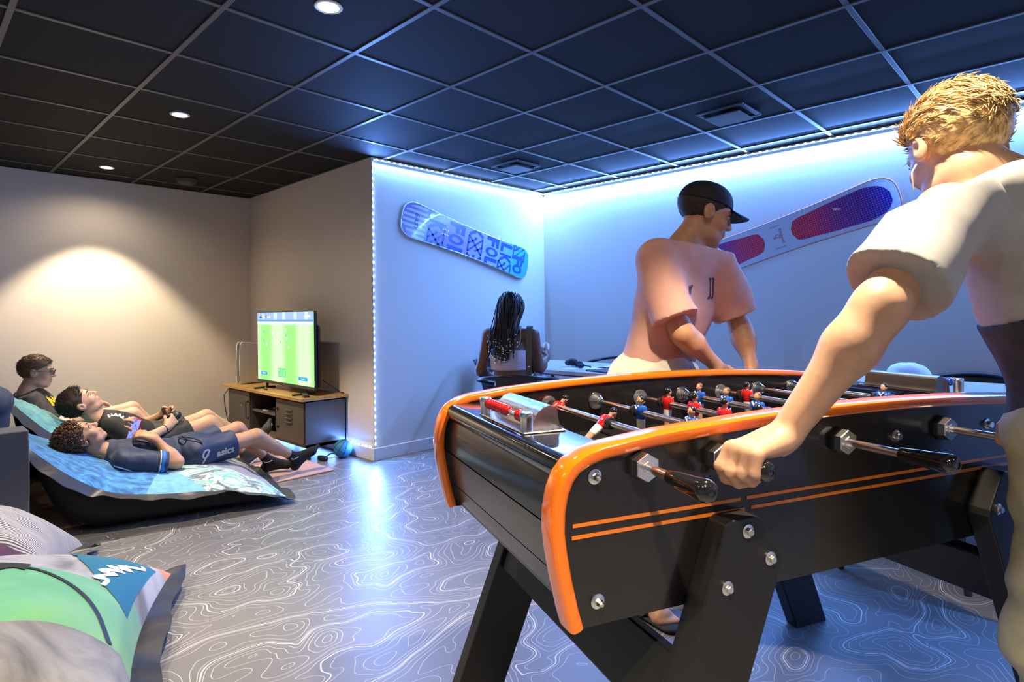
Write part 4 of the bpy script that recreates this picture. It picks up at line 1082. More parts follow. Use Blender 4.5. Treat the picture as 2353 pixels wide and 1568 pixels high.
def hand(vol, w, d, n, th, curl=(.3, .4, .3), size=1., thumb=.4, spread=.12):
    """w wrist, d finger direction, n where the palm faces, th thumb side"""
    d = unit(d); th = unit(np.asarray(th)-d*(np.asarray(th)@d)); n0 = np.cross(d, th); n = n0 if n0@np.asarray(n) > 0 else -n0; z = size; w = np.asarray(w, float)
    vol.cap(w, w+d*.035*z, .024*z, .027*z, .006, (n, .62)); 
    for x in (-.026, -.009, .009, .026): vol.cap(w+d*.02*z+th*x*.6*z, w+d*.082*z+th*x*z, .0135*z, .0115*z, .006)
    tips = []
    for i, (x, l) in enumerate(((.029, .070), (.0095, .078), (-.0105, .072), (-.0295, .056))):
        p = w+d*.085*z+th*x*z; a = 0.; dd = unit(d+th*x/.03*spread)
        for j, (fr, r0, r1) in enumerate(((.45, .0100, .0090), (.31, .0090, .0082), (.24, .0082, .0068))):
            a += curl[j]*(1+.12*(i-1)); q = p+(dd*math.cos(a)+n*math.sin(a))*l*fr*z*1.08; vol.cap(p, q, r0*z, r1*z, .0025); p = q
        tips.append(p)
    p = w+d*.022*z+th*.024*z+n*.006*z; u = unit(th*.75+d*.62+n*.25)
    q = p+u*.042*z; vol.cap(p, q, .0165*z, .0118*z, .004); u2 = unit(d*(.9-.3*thumb)+th*(.35-.5*thumb)+n*thumb); r = q+u2*.030*z; vol.cap(q, r, .0108*z, .0095*z, .003)
    u3 = unit(d*(.9-.4*thumb)+th*(.1-.5*thumb)+n*thumb*1.2); vol.cap(r, r+u3*.026*z, .0096*z, .0072*z, .003)
    return tips
def arm(vol, s, e, w, z=1.):
    s, e, w = map(np.asarray, (s, e, w)); vol.cap(s, e, .048*z, .037*z, .012); m = e+(w-e)*.3; vol.cap(e, m, .038*z, .039*z, .012); vol.cap(m, w, .038*z, .0245*z, .012)
def leg(vol, h, k, a, z=1., calfside=None):
    h, k, a = map(np.asarray, (h, k, a)); vol.cap(h, k, .083*z, .053*z, .016); c = k+(a-k)*.3; back = V(0, 0, -1.) if calfside is None else np.asarray(calfside)
    vol.cap(k, a, .049*z, .033*z, .014); vol.cap(k+(a-k)*.16+back*.014*z, k+(a-k)*.5+back*.012*z, .046*z, .040*z, .016)
def foot(vol, a, t, up, z=1., toes=False, k=.008):
    """ankle, toe direction, up of the foot"""
    a = np.asarray(a, float); t = unit(t); up = unit(np.asarray(up)-t*(np.asarray(up)@t)); sd = np.cross(t, up)
    heel = a-up*.045*z-t*.035*z; ball = a-up*.058*z+t*.125*z; vol.cap(a, heel, .034*z, .033*z, k); vol.cap(heel, ball, .033*z, .030*z, k, (up, .8)); vol.cap(a-up*.005*z+t*.02*z, ball+up*.008*z, .034*z, .024*z, k)
    vol.cap(ball-sd*.022*z, ball+sd*.022*z, .022*z, None, k)
    if toes:
        for i, (x, l, r) in enumerate(((-.030, .050, .0125), (-.012, .045, .0095), (.003, .040, .009), (.017, .034, .0085), (.030, .026, .008))):
            b = ball+sd*x*z*(1 if toes > 0 else -1)-up*.004*z; vol.cap(b, b+t*l*z, r*1.15*z, r*z, .003)
    else: vol.cap(ball, ball+t*.055*z-up*.002, .028*z, .020*z, k, (up, .7))
    return ball
def torso(vol, J, z=1., grow=0., fold=None, parts='all'):
    P, C, N, SL, SR, HL, HR = [np.asarray(J[k], float) for k in ('P', 'C', 'N', 'SL', 'SR', 'HL', 'HR')]
    sd = unit(SR-SL); up = unit(N-P); fw = unit(np.cross(up, sd)); k = .02
    Wp = P+(C-P)*.5
    vol.cap(P, Wp, .128*z+grow, .118*z+grow, k, (fw, .72), fold=fold); vol.cap(Wp, C, .118*z+grow, .135*z+grow, k, (fw, .72), fold=fold)
    vol.cap(C, C+(N-C)*.45, .135*z+grow, .105*z+grow, k, (fw, .70), fold=fold)
    vol.cap(SL*.88+SR*.12, SR*.88+SL*.12, .050*z+grow, None, k, fold=fold); vol.cap(C+(N-C)*.4, N, .085*z+grow, .058*z+grow*.6, k, (fw, .85), fold=fold)
    if parts == 'all': vol.cap(HL, HR, .092*z+grow, None, k)
    return fw
def skin_mat(name, col): return mat(name, col, .48, spec=.4, noise=(35, .10), bump=(500, .12))
def eyes(parent, H, iris=(.10, .05, .025), look=(0, 0), brow=(.05, .03, .02), lids=.0):
    g, R, S = H
    for s in (-1, 1):
        w = MB(); c = g(s*.145, .318, .010); w.mi(0).sphere(c, .052*S, 14, 10, R); d = R@unit(V(look[0], 1, look[1])); w.mi(1).sphere(c+d*.026*S, .0325*S, 10, 8)
        obj('eye', w, [mat('eye white', (.50, .46, .43), .25), mat('iris %.2f%.2f' % iris[:2], iris, .1)], parent, True, world=True)
        bm_ = mat('brow hair %.3f' % brow[0], brow, .8)
        w = MB(); w.tube([g(s*.055, .412, .098), g(s*.13, .382, .122), g(s*.215, .318, .105)], [.010*S, .014*S, .006*S], 6); obj('eyebrow', w, bm_, parent, True, world=True)
        w = MB(); w.tube([g(s*.085, .378, .030), g(s*.148, .372, .052), g(s*.215, .325, .028)], [.006*S, .009*S, .006*S], 6); w.tube([g(s*.080, .368, -.014), g(s*.148, .362, -.026), g(s*.210, .322, -.012)], .003*S, 5); obj('eyelashes', w, bm_, parent, True, world=True)
def hair_short(parent, H, col, top=.05, side=.02, fringe=.30, n=1500, ln=.06, comb=(0, .6, .4), seed=1, fade=None, name='hair', cut=(.0, .20, -.02), lift=.55, spread=.28, flatten=0., curl=0.):
    """cap of hair following the skull, cut along hairline planes, with short tufts on it"""
    g, R, S = H; v = Vol(.0038)
    v.ell(g(0, -.075, .15), (S*(.335+side), S*(.425+side), S*(.355+top)), R, .02*S, fold=(.006*S, 190, seed))
    v.plane(g(0, fringe, .25), R@unit(V(0, 1, -.35)))           # forehead
    v.plane(g(0, -.20, -.30), R@unit(V(0, .42, -1)))            # nape
    for s in (-1, 1): v.plane(g(s*.30, cut[1]-.16, cut[2]), R@unit(V(s*.55, .75, -.75)))
    vv, ff = v.mesh(); hm = mat('hair %.3f %.3f' % (col[0], col[1]), col, .55, spec=.35, noise=(60, .45), bump=(220, .5, (1, 1, 1)))
    o = obj(name, (vv, ff, None), hm, parent, True, world=True)
    r = np.random.default_rng(seed); loc = (vv-g(0, 0, 0))@R/S
    nrm = loc-np.array([0, -.075, .12]); nrm /= np.linalg.norm(nrm, axis=1)[:, None]; w = loc-np.array([0, -.075, .15])
    pick = np.where((w*w).sum(1) > .11)[0]; pick = r.choice(pick, min(n, len(pick)), replace=False); p = loc[pick]; q = nrm[pick]; cb = np.tile(np.array(comb, float), (len(p), 1)); cb -= q*(cb*q).sum(1)[:, None]*flatten
    d = q*lift+cb*.9+r.normal(size=p.shape)*spread; d /= np.linalg.norm(d, axis=1)[:, None]; l = (ln*r.uniform(.6, 1.3, len(p))*np.where(p[:, 2] > .12, 1, .55))[:, None]
    A = p-q*.012; B = A+d*l*.55; C = A+d*l-q*l*curl-np.array([0, 0, .10])*l
    sd = np.cross(d, r.normal(size=p.shape)); sd /= np.linalg.norm(sd, axis=1)[:, None]; up = np.cross(d, sd); rings = []
    for X, rad in ((A, .0085), (B, .0068), (C, .0012)):
        for k in range(3): an = 2.0944*k; rings.append(X+(sd*math.cos(an)+up*math.sin(an))*rad)
    P = np.stack(rings, 1).reshape(-1, 3); o9 = np.arange(len(p))[:, None]*9; F = np.concatenate([o9+np.array([[i*3+j, i*3+(j+1) % 3, i*3+3+(j+1) % 3, i*3+3+j]]) for i in range(2) for j in range(3)])
    obj('hair_tufts', (P*S@R.T+g(0, 0, 0), F, None), hm, parent, True, world=True, kind='stuff')
    return o
BV = {}
def decal(parent, target, v2, f, o, x, y, into, m, name, cutlen=.012, lift=.0022):
    """print flat artwork on a mesh: each point slides along `into` on to the target"""
    bm = bmesh.new(); bv = [bm.verts.new(p) for p in place(v2, o, unit(x), unit(y))]
    for q in f:
        try: bm.faces.new([bv[i] for i in q])
        except ValueError: pass
    bmesh.ops.triangulate(bm, faces=bm.faces[:])
    for _ in range(4):
        e = [q for q in bm.edges if q.calc_length() > cutlen]
        if not e: break
        bmesh.ops.subdivide_edges(bm, edges=e, cuts=1); bmesh.ops.triangulate(bm, faces=[q for q in bm.faces if len(q.verts) > 3])
    into = Vector(unit(into)); key = id(target[0])
    if key not in BV: BV[key] = (BVHTree.FromPolygons(target[0].tolist(), target[1].tolist()), target[0])
    bt = BV[key][0]
    for p in bm.verts:
        h = bt.ray_cast(p.co-into*.25, into)
        if h[0] is None: h = bt.find_nearest(p.co)
        if h[0] is not None: p.co = h[0]-into*lift
    bm.verts.index_update(); vv = [tuple(p.co) for p in bm.verts]; ff = [tuple(q.index for q in p.verts) for p in bm.faces]; bm.free()
    q = MB(); q.add(vv, ff); return obj(name, q, m, parent, None, world=True)
def stroke(pts, w=.01, closed=False):
    """flat ribbon along 2d points: (verts, faces)"""
    P = np.array(pts, float); n = len(P); w = np.full(n, w) if np.isscalar(w) else np.array(w); v = []; f = []
    for i in range(n):
        d = P[(i+1) % n]-P[i-1] if closed else P[min(i+1, n-1)]-P[max(i-1, 0)]; d = unit(d); nn = V(-d[1], d[0])*w[i]/2; v += [(*(P[i]-nn), 0), (*(P[i]+nn), 0)]
    for i in range(n if closed else n-1): j = (i+1) % n; f.append((2*i, 2*j, 2*j+1, 2*i+1))
    return np.array(v), f
def curve2(pts, n=8):
    """smooth 2d/3d curve through points"""
    P = np.array(pts, float); out = []
    for i in range(len(P)-1):
        p0, p1, p2, p3 = P[max(i-1, 0)], P[i], P[i+1], P[min(i+2, len(P)-1)]
        for t in np.linspace(0, 1, n, endpoint=False): out.append(.5*((2*p1)+(-p0+p2)*t+(2*p0-5*p1+4*p2-p3)*t*t+(-p0+3*p1-3*p2+p3)*t**3))
    out.append(P[-1]); return np.array(out)

# ------------------------------------------------------------ bean bags
def bag_mat(name, layers, rough=.75, bump=(300, .5), sheen=.3):
    """layers: (a,b,c, [colour stops], noise scale, distortion); a layer shows where a*u+b*v>c (uv of the bag)"""
    m = bpy.data.materials.new(name); t, n, l = nt(m); b = n['Principled BSDF']
    uv = n.new('ShaderNodeUVMap'); sp = n.new('ShaderNodeSeparateXYZ'); l.new(uv.outputs[0], sp.inputs[0]); cur = None
    for (a, bb, c, cols, ns, ds) in layers:
        if ns == 'wave':
            nz = n.new('ShaderNodeTexWave'); nz.inputs['Scale'].default_value = ds; nz.inputs['Distortion'].default_value = 5; nz.inputs['Detail'].default_value = 1.5; nz.inputs['Detail Scale'].default_value = .35; nz.bands_direction = 'Y'
        else:
            nz = n.new('ShaderNodeTexNoise'); nz.inputs['Scale'].default_value = ns; nz.inputs['Distortion'].default_value = ds; nz.inputs['Detail'].default_value = 5
        l.new(uv.outputs[0], nz.inputs['Vector']); r = n.new('ShaderNodeValToRGB'); l.new(nz.outputs['Fac'], r.inputs[0]); el = r.color_ramp.elements
        while len(el) < len(cols): el.new(.5)
        for e, (p, cc) in zip(el, cols): e.position = p; e.color = (*cc, 1)
        if cur is None: cur = r.outputs[0]; continue
        x = n.new('ShaderNodeMath'); x.operation = 'MULTIPLY'; x.inputs[1].default_value = a; l.new(sp.outputs['X'], x.inputs[0])
        y = n.new('ShaderNodeMath'); y.operation = 'MULTIPLY_ADD'; y.inputs[1].default_value = bb; l.new(sp.outputs['Y'], y.inputs[0]); l.new(x.outputs[0], y.inputs[2])
        g = n.new('ShaderNodeMath'); g.operation = 'GREATER_THAN'; g.inputs[1].default_value = c; l.new(y.outputs[0], g.inputs[0])
        mx = n.new('ShaderNodeMix'); mx.data_type = 'RGBA'; l.new(g.outputs[0], mx.inputs['Factor']); l.new(cur, mx.inputs['A']); l.new(r.outputs[0], mx.inputs['B']); cur = mx.outputs['Result']
    l.new(cur, b.inputs['Base Color']); b.inputs['Roughness'].default_value = rough; b.inputs['Sheen Weight'].default_value = sheen
    tc = n.new('ShaderNodeTexCoord'); nb = n.new('ShaderNodeTexNoise'); nb.inputs['Scale'].default_value = bump[0]; l.new(tc.outputs['Object'], nb.inputs['Vector'])
    bp = n.new('ShaderNodeBump'); bp.inputs['Strength'].default_value = bump[1]; bp.inputs['Distance'].default_value = .003; l.new(nb.outputs['Fac'], bp.inputs['Height']); l.new(bp.outputs[0], b.inputs['Normal'])
    return m
m_nylon = mat('black nylon flange', (.035, .035, .036), .38, spec=.5, bump=(30, .5)); m_under = mat('black bag underside', (.010, .010, .011), .85, bump=(120, .3))
def uv_obj(name, P, m, parent, flip=False, uvs=None):
    b = MB(); b.grid(P if not flip else P[:, ::-1]); o = obj(name, b, m, parent, True, world=True)
    nu, nv = P.shape[:2]; U = np.stack(np.meshgrid(np.linspace(0, 1, nu), np.linspace(0, 1, nv), indexing='ij'), -1)
    if flip: U = U[:, ::-1]
    U = U.reshape(-1, 2); ul = o.data.uv_layers.new(name='UVMap'); li = np.zeros(len(o.data.loops), np.int32); o.data.loops.foreach_get('vertex_index', li); ul.data.foreach_set('uv', U[li].astype(np.float32).ravel())
    return o
def flange(ring, cen, w, seed, parent, amp=.010, drop=.012):
    """strip of cloth standing out round the seam"""
    R = np.array(ring); n = len(R); r = np.random.default_rng(seed); ph = r.uniform(0, 6.28, 4); P = []
    for i in range(n):
        t = unit(R[(i+1) % n]-R[i-1]); o = R[i]-cen; o[2] = 0; o = unit(o); a = i/n*6.2832
        wob = amp*(math.sin(9*a+ph[0])+.6*math.sin(17*a+ph[1])+.5*math.sin(31*a+ph[2]))
        tip = R[i]+o*w*(1+.12*math.sin(13*a+ph[3]))+V(0, 0, wob-drop); tip[2] = max(tip[2], .006)
        mid = R[i]*.5+tip*.5+V(0, 0, .4*wob); mid[2] = max(mid[2], .007); P.append([R[i], mid, tip])
    P = np.array(P); P = np.concatenate([P, P[:1]], 0); Q = P.copy(); Q[:, :, 2] -= .003; b = MB(); b.grid(P); b.grid(Q[:, ::-1])
    return obj('flange', b, m_nylon, parent, 50, world=True)
def bag_stations(label, N, Fa, topz, botz, m, seed, loc, group='bean bags'):
    """N, Fa: seam points near and far from left to right; topz/botz: crown and belly heights along it"""
    t = thing('bean_bag', label, 'bean bag', loc, 0, group)
    N = curve2(N, 8); Fa = curve2(Fa, 8); k = min(len(N), len(Fa)); N = N[:k]; Fa = Fa[:k]; tz = np.interp(np.linspace(0, 1, k), np.linspace(0, 1, len(topz)), topz); bz = np.interp(np.linspace(0, 1, k), np.linspace(0, 1, len(botz)), botz)
    T = np.linspace(0, 1, 25); top = []; bot = []; r = np.random.default_rng(seed); ph = r.uniform(0, 6.28, 6)
    for i in range(k):
        ra, rb = [], []; s = i/(k-1); endf = min(1, (min(s, 1-s)*9)**.6)
        for q in T:
            p = N[i]*(1-q)+Fa[i]*q; pr = math.sin(math.pi*q)
            wr = .007*math.sin(23*s+9*q+ph[0])*math.sin(7*q+ph[1])+.005*math.sin(41*s-13*q+ph[2])
            zt = p[2]+max(.0, (tz[i]-p[2]))*pr**.62*endf+(wr if .05 < q < .95 else 0)*endf
            zb = p[2]-(p[2]-bz[i])*min(1, pr*1.9)**.45*max(endf, .25); out = 0.045*math.sin(math.pi*min(1, max(0, (p[2]-zb)/.3)))*(1-2*q) if q in (T[1], T[2], T[-2], T[-3]) else 0
            ra.append((p[0], p[1], zt)); rb.append((p[0]+0, p[1]-out*.6, max(.008, zb)))
        top.append(ra); bot.append(rb)
    top = np.array(top); bot = np.array(bot)
    uv_obj('top_cover', top, m, t, True); b = MB(); b.grid(bot); obj('underside', b, m_under, t, True, world=True)
    ring = list(top[:, 0])+list(top[-1, 1:])+list(top[::-1, -1][1:])+list(top[0, ::-1][1:-1]); flange([np.array(p) for p in ring], top.mean((0, 1)), .062, seed, t)
    return t, top
def bag_pillow(label, A, B, C, D, hgt, m, seed, group='bean bags', dark=m_nylon):
    """corners far right, near right, near left, far left"""
    A, B, C, D = [V(*p) for p in (A, B, C, D)]; cen = (A+B+C+D)/4; t = thing('bean_bag', label, 'bean bag', (cen[0], cen[1], 0), 0, group)
    n = 44; r = np.random.default_rng(seed); ph = r.uniform(0, 6.28, 8); top = np.zeros((n, n, 3)); bot = np.zeros((n, n, 3))
    for i, p in enumerate(np.linspace(0, 1, n)):
        for j, q in enumerate(np.linspace(0, 1, n)):
            # sides pull in between the corners
            pp = .5+(p-.5)*(1-.10*math.sin(math.pi*q)); qq = .5+(q-.5)*(1-.10*math.sin(math.pi*p))
            X = (D*(1-pp)+A*pp)*(1-qq)+(C*(1-pp)+B*pp)*qq
            e = (math.sin(math.pi*p)*math.sin(math.pi*q)); wr = .010*math.sin(9*p-5*q+ph[0])*math.sin(6*q+ph[1])+.006*math.sin(21*p+17*q+ph[2])*(1-e)+.004*math.sin(33*q-11*p+ph[3])
            top[i, j] = X+V(0, 0, hgt*e**.42+wr*min(1, e*6)); bot[i, j] = X-V(0, 0, (X[2]-.008)*min(1, e*3)**.4)
    uv_obj('top_cover', top, m, t, True); b = MB(); b.grid(bot); obj('underside', b, m_under, t, True, world=True)
    ring = list(top[:, -1])+list(top[-1, ::-1][1:])+list(top[::-1, 0][1:])+list(top[0][1:-1]); o = flange([np.array(p) for p in ring], cen, .085, seed, t, .012)
    o.data.materials[0] = dark
    return t, top
def bags():
    blue = bag_mat('blue fur and camouflage print', [(0, 0, 0, [(.32, (.006, .07, .22)), (.5, (.02, .18, .42)), (.72, (.08, .34, .60))], 26, .6),
        (1, -.18, .46, [(.3, (.08, .29, .45)), (.7, (.17, .42, .56))], 40, .4), (1, .35, .66, [(.36, (.50, .62, .57)), (.44, (.07, .34, .24)), (.50, (.52, .64, .58)), (.57, (.05, .055, .05)), (.64, (.30, .60, .46))], 5.5, 1.8),
        (1, 1.1, 1.13, [(.3, (.17, .16, .165)), (.7, (.27, .255, .26))], 18, .8), (1, -.1, .93, [(.44, (.10, .42, .34)), (.5, (.02, .03, .05)), (.58, (.60, .78, .72))], 7, 1.5)])
    bag_stations('blue and green camouflage bean bag under the curly haired boy', [(.46, 3.80, .50), (.62, 3.74, .34), (.79, 3.72, .225), (1.0, 3.66, .18), (1.24, 3.60, .155), (1.48, 3.54, .105), (1.66, 3.52, .045)],
        [(.50, 4.46, .50), (.74, 4.46, .37), (.95, 4.46, .28), (1.18, 4.46, .23), (1.42, 4.46, .19), (1.64, 4.46, .15), (1.78, 4.42, .07)], [.52, .42, .345, .28, .245, .235, .15, .06], [.34, .10, .012, .012, .012, .012, .012, .012], blue, 3, (1.1, 4.1, 0))
    teal = bag_mat('teal velvet', [(0, 0, 0, [(.3, (.02, .15, .17)), (.5, (.05, .26, .28)), (.72, (.12, .38, .38))], 16, .8), (1, -.25, .50, [(.35, (.45, .62, .66)), (.5, (.60, .72, .72)), (.62, (.30, .50, .58))], 8, 1.2)])
    bag_stations('teal velvet bean bag under the boy holding the game controller', [(.47, 4.50, .66), (.54, 4.49, .575), (.66, 4.49, .45), (.85, 4.50, .33), (1.08, 4.53, .25), (1.36, 4.56, .17), (1.58, 4.60, .06)],
        [(.52, 5.10, .62), (.62, 5.10, .54), (.74, 5.10, .46), (.92, 5.10, .36), (1.14, 5.10, .26), (1.40, 5.08, .16), (1.60, 5.04, .06)], [.70, .62, .56, .46, .34, .25, .18, .07], [.5, .34, .12, .012, .012, .012, .012, .012], teal, 5, (1.05, 4.8, 0))
    dkm = bag_mat('charcoal bean bag', [(0, 0, 0, [(.3, (.03, .03, .035)), (.7, (.05, .05, .055))], 10, .5)])
    bag_pillow('charcoal bean bag against the sofa under the boy with glasses', (1.15, 5.85, .10), (1.15, 5.28, .10), (.52, 5.28, .20), (.52, 5.85, .20), .17, dkm, 8)
    stripe = bag_mat('striped print', [(0, 0, 0, [(.46, (.42, .41, .37)), (.54, (.03, .04, .08))], 'wave', 19), (-1, .55, .06, [(.3, (.30, .29, .27)), (.55, (.38, .375, .35)), (.7, (.12, .12, .115))], 4, 1.5), (-.25, 1, .70, [(.3, (.05, .018, .06)), (.7, (.10, .04, .11))], 20, .5)], .7)
    bag_pillow('bean bag with wavy fine stripes and a purple edge beside the sofa arm', (.63, 3.50, .05), (.46, 3.10, .06), (-.42, 3.26, .25), (-.15, 3.60, .30), .24, stripe, 12)
    # green one in the front corner
    green = bag_mat('green snow sport print', [(0, 0, 0, [(.3, (.55, .12, .03)), (.7, (.38, .07, .015))], 22, .4), (0, 1, .06, [(.28, (.03, .032, .032)), (.42, (.22, .225, .23)), (.60, (.36, .36, .36)), (.8, (.07, .075, .075))], 3.2, 1.6),
        (.06, 1, .46, [(.3, (.035, .23, .11)), (.5, (.09, .33, .15)), (.7, (.15, .36, .07))], 2.2, .6), (.10, 1, .80, [(.30, (.025, .027, .027)), (.42, (.11, .11, .11)), (.60, (.21, .21, .205)), (.75, (.06, .06, .063))], 3.0, 2.2), (0, 1, .955, [(.3, (.55, .12, .03)), (.7, (.38, .07, .015))], 22, .4)], .72)
    t, top = bag_pillow('green and grey printed bean bag in the front left corner', (.80, 2.77, .07), (.40, 1.72, .06), (-.62, 1.98, .12), (-.28, 3.12, .14), .30, green, 21, dark=mat('navy nylon flange', (.008, .010, .018), .55, bump=(30, .5)))
    n = top.shape[0]
    def on(u, v):
        x, y = u*(n-1), v*(n-1); i, j = min(int(x), n-2), min(int(y), n-2); a, b = x-i, y-j
        return top[i, j]*(1-a)*(1-b)+top[i+1, j]*a*(1-b)+top[i, j+1]*(1-a)*b+top[i+1, j+1]*a*b+V(0, 0, .004)
    def ribbon(pts, w, m, name):
        C = curve2(pts, 10); b = MB(); P = []
        for i in range(len(C)):
            d = unit(C[min(i+1, len(C)-1)]-C[max(i-1, 0)]); nn = V(-d[1], d[0])*w/2; P.append([on(*(C[i]-nn)), on(*C[i]), on(*(C[i]+nn))])
        b.grid(np.array(P)); obj(name, b, m, t, True, world=True)
    inkm = mat('black print', (.010, .012, .012), .6); ribbon([(.66, .44), (.74, .46), (.83, .51), (.91, .60), (.95, .70)], .013, inkm, 'printed_line')
    P = np.array([[on(u, v) for v in np.linspace(.40-.10*(.70-u), .47+.22*(.70-u)+.02*math.sin(45*u), 6)] for u in np.linspace(.40, .70, 30)]); b = MB(); b.grid(P); obj('printed_silhouette', b, inkm, t, True, world=True)
    P = np.array([[on(u, v) for v in np.linspace(.045+.02*math.sin(u*9), .30-.9*(.985-u)*(u < .93) if True else 0, 8)] for u in np.linspace(.76, .975, 16)])
    P = np.array([[on(.978-.25*a*(1-.30*q), .10+.42*q*(1-.50*a)) for q in np.linspace(0, 1, 12)] for a in np.linspace(0, 1, 12)])
    b = MB(); b.grid(P); b.grid(P[:, ::-1]); obj('printed_patch', b, mat('teal print', (.008, .11, .17), .65), t, True, world=True)
    def on2(u, v): return on(u, v)+V(0, 0, .0025)
    C = curve2([(.895, .43), (.90, .385), (.865, .40), (.915, .335), (.872, .355), (.925, .285), (.882, .305), (.938, .235), (.90, .255), (.955, .175), (.945, .15)], 5); b = MB(); Q = []
    for i in range(len(C)):
        d = unit(C[min(i+1, len(C)-1)]-C[max(i-1, 0)]); nn = V(-d[1], d[0])*.0065; Q.append([on2(*(C[i]-nn)), on2(*(C[i]+nn))])
    b.grid(np.array(Q)); b.grid(np.array(Q)[:, ::-1]); obj('printed_scribble', b, mat('white print', (.75, .75, .74), .6), t, True, world=True)
bags()

# ------------------------------------------------------------ the people
def body(t, J, skin, z, H, hands, feet=(), h=.0050, ears=True, handsize=.92, toes=False, calf=None):
    v = Vol(h); torso(v, J, z*.95); g, R, S = H
    v.cap(J['N'], g(0, -.10, -.30), .052*z, .054*z, .014); add_head(v, H, ears)
    for s in 'LR':
        if J.get('E'+s) is not None:
            arm(v, J['S'+s], J['E'+s], J['W'+s], z)
            if s in hands: hand(v, J['W'+s], size=handsize*z/.92, **hands[s])
        if J.get('K'+s) is not None:
            leg(v, J['H'+s], J['K'+s], J['A'+s], z, calf)
            if s in feet: foot(v, J['A'+s], feet[s][0], feet[s][1], z, toes)
    m = v.mesh(); vv, ff = m
    # lips keep their own tint
    c = vv[ff].mean(1); l = (c-g(0, 0, 0))@R/S
    lip = (np.abs(l[:, 0]) < .085-.25*np.abs(l[:, 2]+.262)) & (np.abs(l[:, 2]+.262) < .048) & (l[:, 1] > .33)
    return obj('body', (vv, ff, lip.astype(int)), [skin, mat('lips '+skin.name, tuple(np.array(skin.node_tree.nodes['Principled BSDF'].inputs['Base Color'].default_value[:3])*np.array([.86, .55, .55])), .4)], t, True, world=True)
def shirt(t, J, z, m, slv=.7, grow=.016, hem=1.0, name='shirt', fold=(.006, 55, 3), loose=.012, h=.0055, neck=.9, slw=.064):
    P, C, N = [np.asarray(J[k], float) for k in 'PCN']; v = Vol(h); up = unit(N-C); fw = torso(v, J, z, grow, fold, 'shirt')
    for s in 'LR':
        if J.get('E'+s) is None: continue
        a, e = np.asarray(J['S'+s], float), np.asarray(J['E'+s], float)
        if slv > 1:
            w = np.asarray(J['W'+s], float); v.cap(a, e, (.060*z), .050*z+.004, .016, fold=fold); v.cap(e, e+(w-e)*(slv-1), .050*z+.004, .040*z+.004, .012, ends=(0, 1), fold=fold)
        else: v.cap(a, a+(e-a)*slv, slw*z, (slw-.002)*z+loose, .016, ends=(0, 1), fold=fold)
    v.plane(N+up*.012*z, up); v.plane(P-unit(C-P)*.10*z*hem, -unit(C-P))
    q = v.mesh(); return obj(name, (*q, None), m, t, True, world=True), q
def shorts(t, J, z, m, ln=.62, name='shorts', fold=(.006, 50, 9), wide=.030, h=.0055, ends=None):
    v = Vol(h); v.cap(J['HL'], J['HR'], .108*z, None, .02, fold=fold); P = np.asarray(J['P'], float); C = np.asarray(J['C'], float); v.cap(P, P+(C-P)*.22, .128*z, .122*z, .02, fold=fold)
    for s in 'LR':
        a, k, an = [np.asarray(J[q+s], float) for q in 'HKA']
        if ln <= 1: v.cap(a, a+(k-a)*ln, .098*z, .066*z+wide, .018, ends=(0, 1), fold=fold)
        else: v.cap(a, k, .096*z, .064*z+wide*.5, .018, fold=fold); v.cap(k, k+(an-k)*(ln-1), .064*z+wide*.5, .052*z+wide*.5, .014, ends=(0, 1), fold=fold)
    q = v.mesh(); return obj(name, (*q, None), m, t, True, world=True), q
def sock(t, a, kn, tdir, up, z, m, name='sock', high=.07):
    v = Vol(.0045); a = np.asarray(a, float); d = unit(np.asarray(kn, float)-a); foot(v, a, tdir, up, z*1.07); v.cap(a, a+d*high, .037*z, .039*z, .008, ends=(0, 1)); q = v.mesh(); return obj(name, (*q, None), m, t, True, world=True), q
def collar(t, N, up, r, m, fw, name='collar'):
    x, y, _ = frame(up, fw); b = MB(); b.tube([np.asarray(N)+x*r*1.0*math.cos(a)+y*r*.9*math.sin(a)+unit(up)*(.006) for a in np.linspace(0, 2*math.pi, 25)[:-1]], .006, 8, closed=True); obj(name, b, m, t, True, world=True)

cordm = mat('black wrist cord', (.012, .010, .01), .7)
SK1 = skin_mat('fair skin', (.58, .35, .245)); SK2 = skin_mat('light tan skin', (.56, .325, .20)); SK3 = skin_mat('warm tan skin', (.50, .27, .15)); SKD = skin_mat('brown skin', (.185, .088, .052))
navy = mat('navy jersey', (.012, .024, .065), .62, noise=(30, .2), bump=(700, .2), sheen=.15)

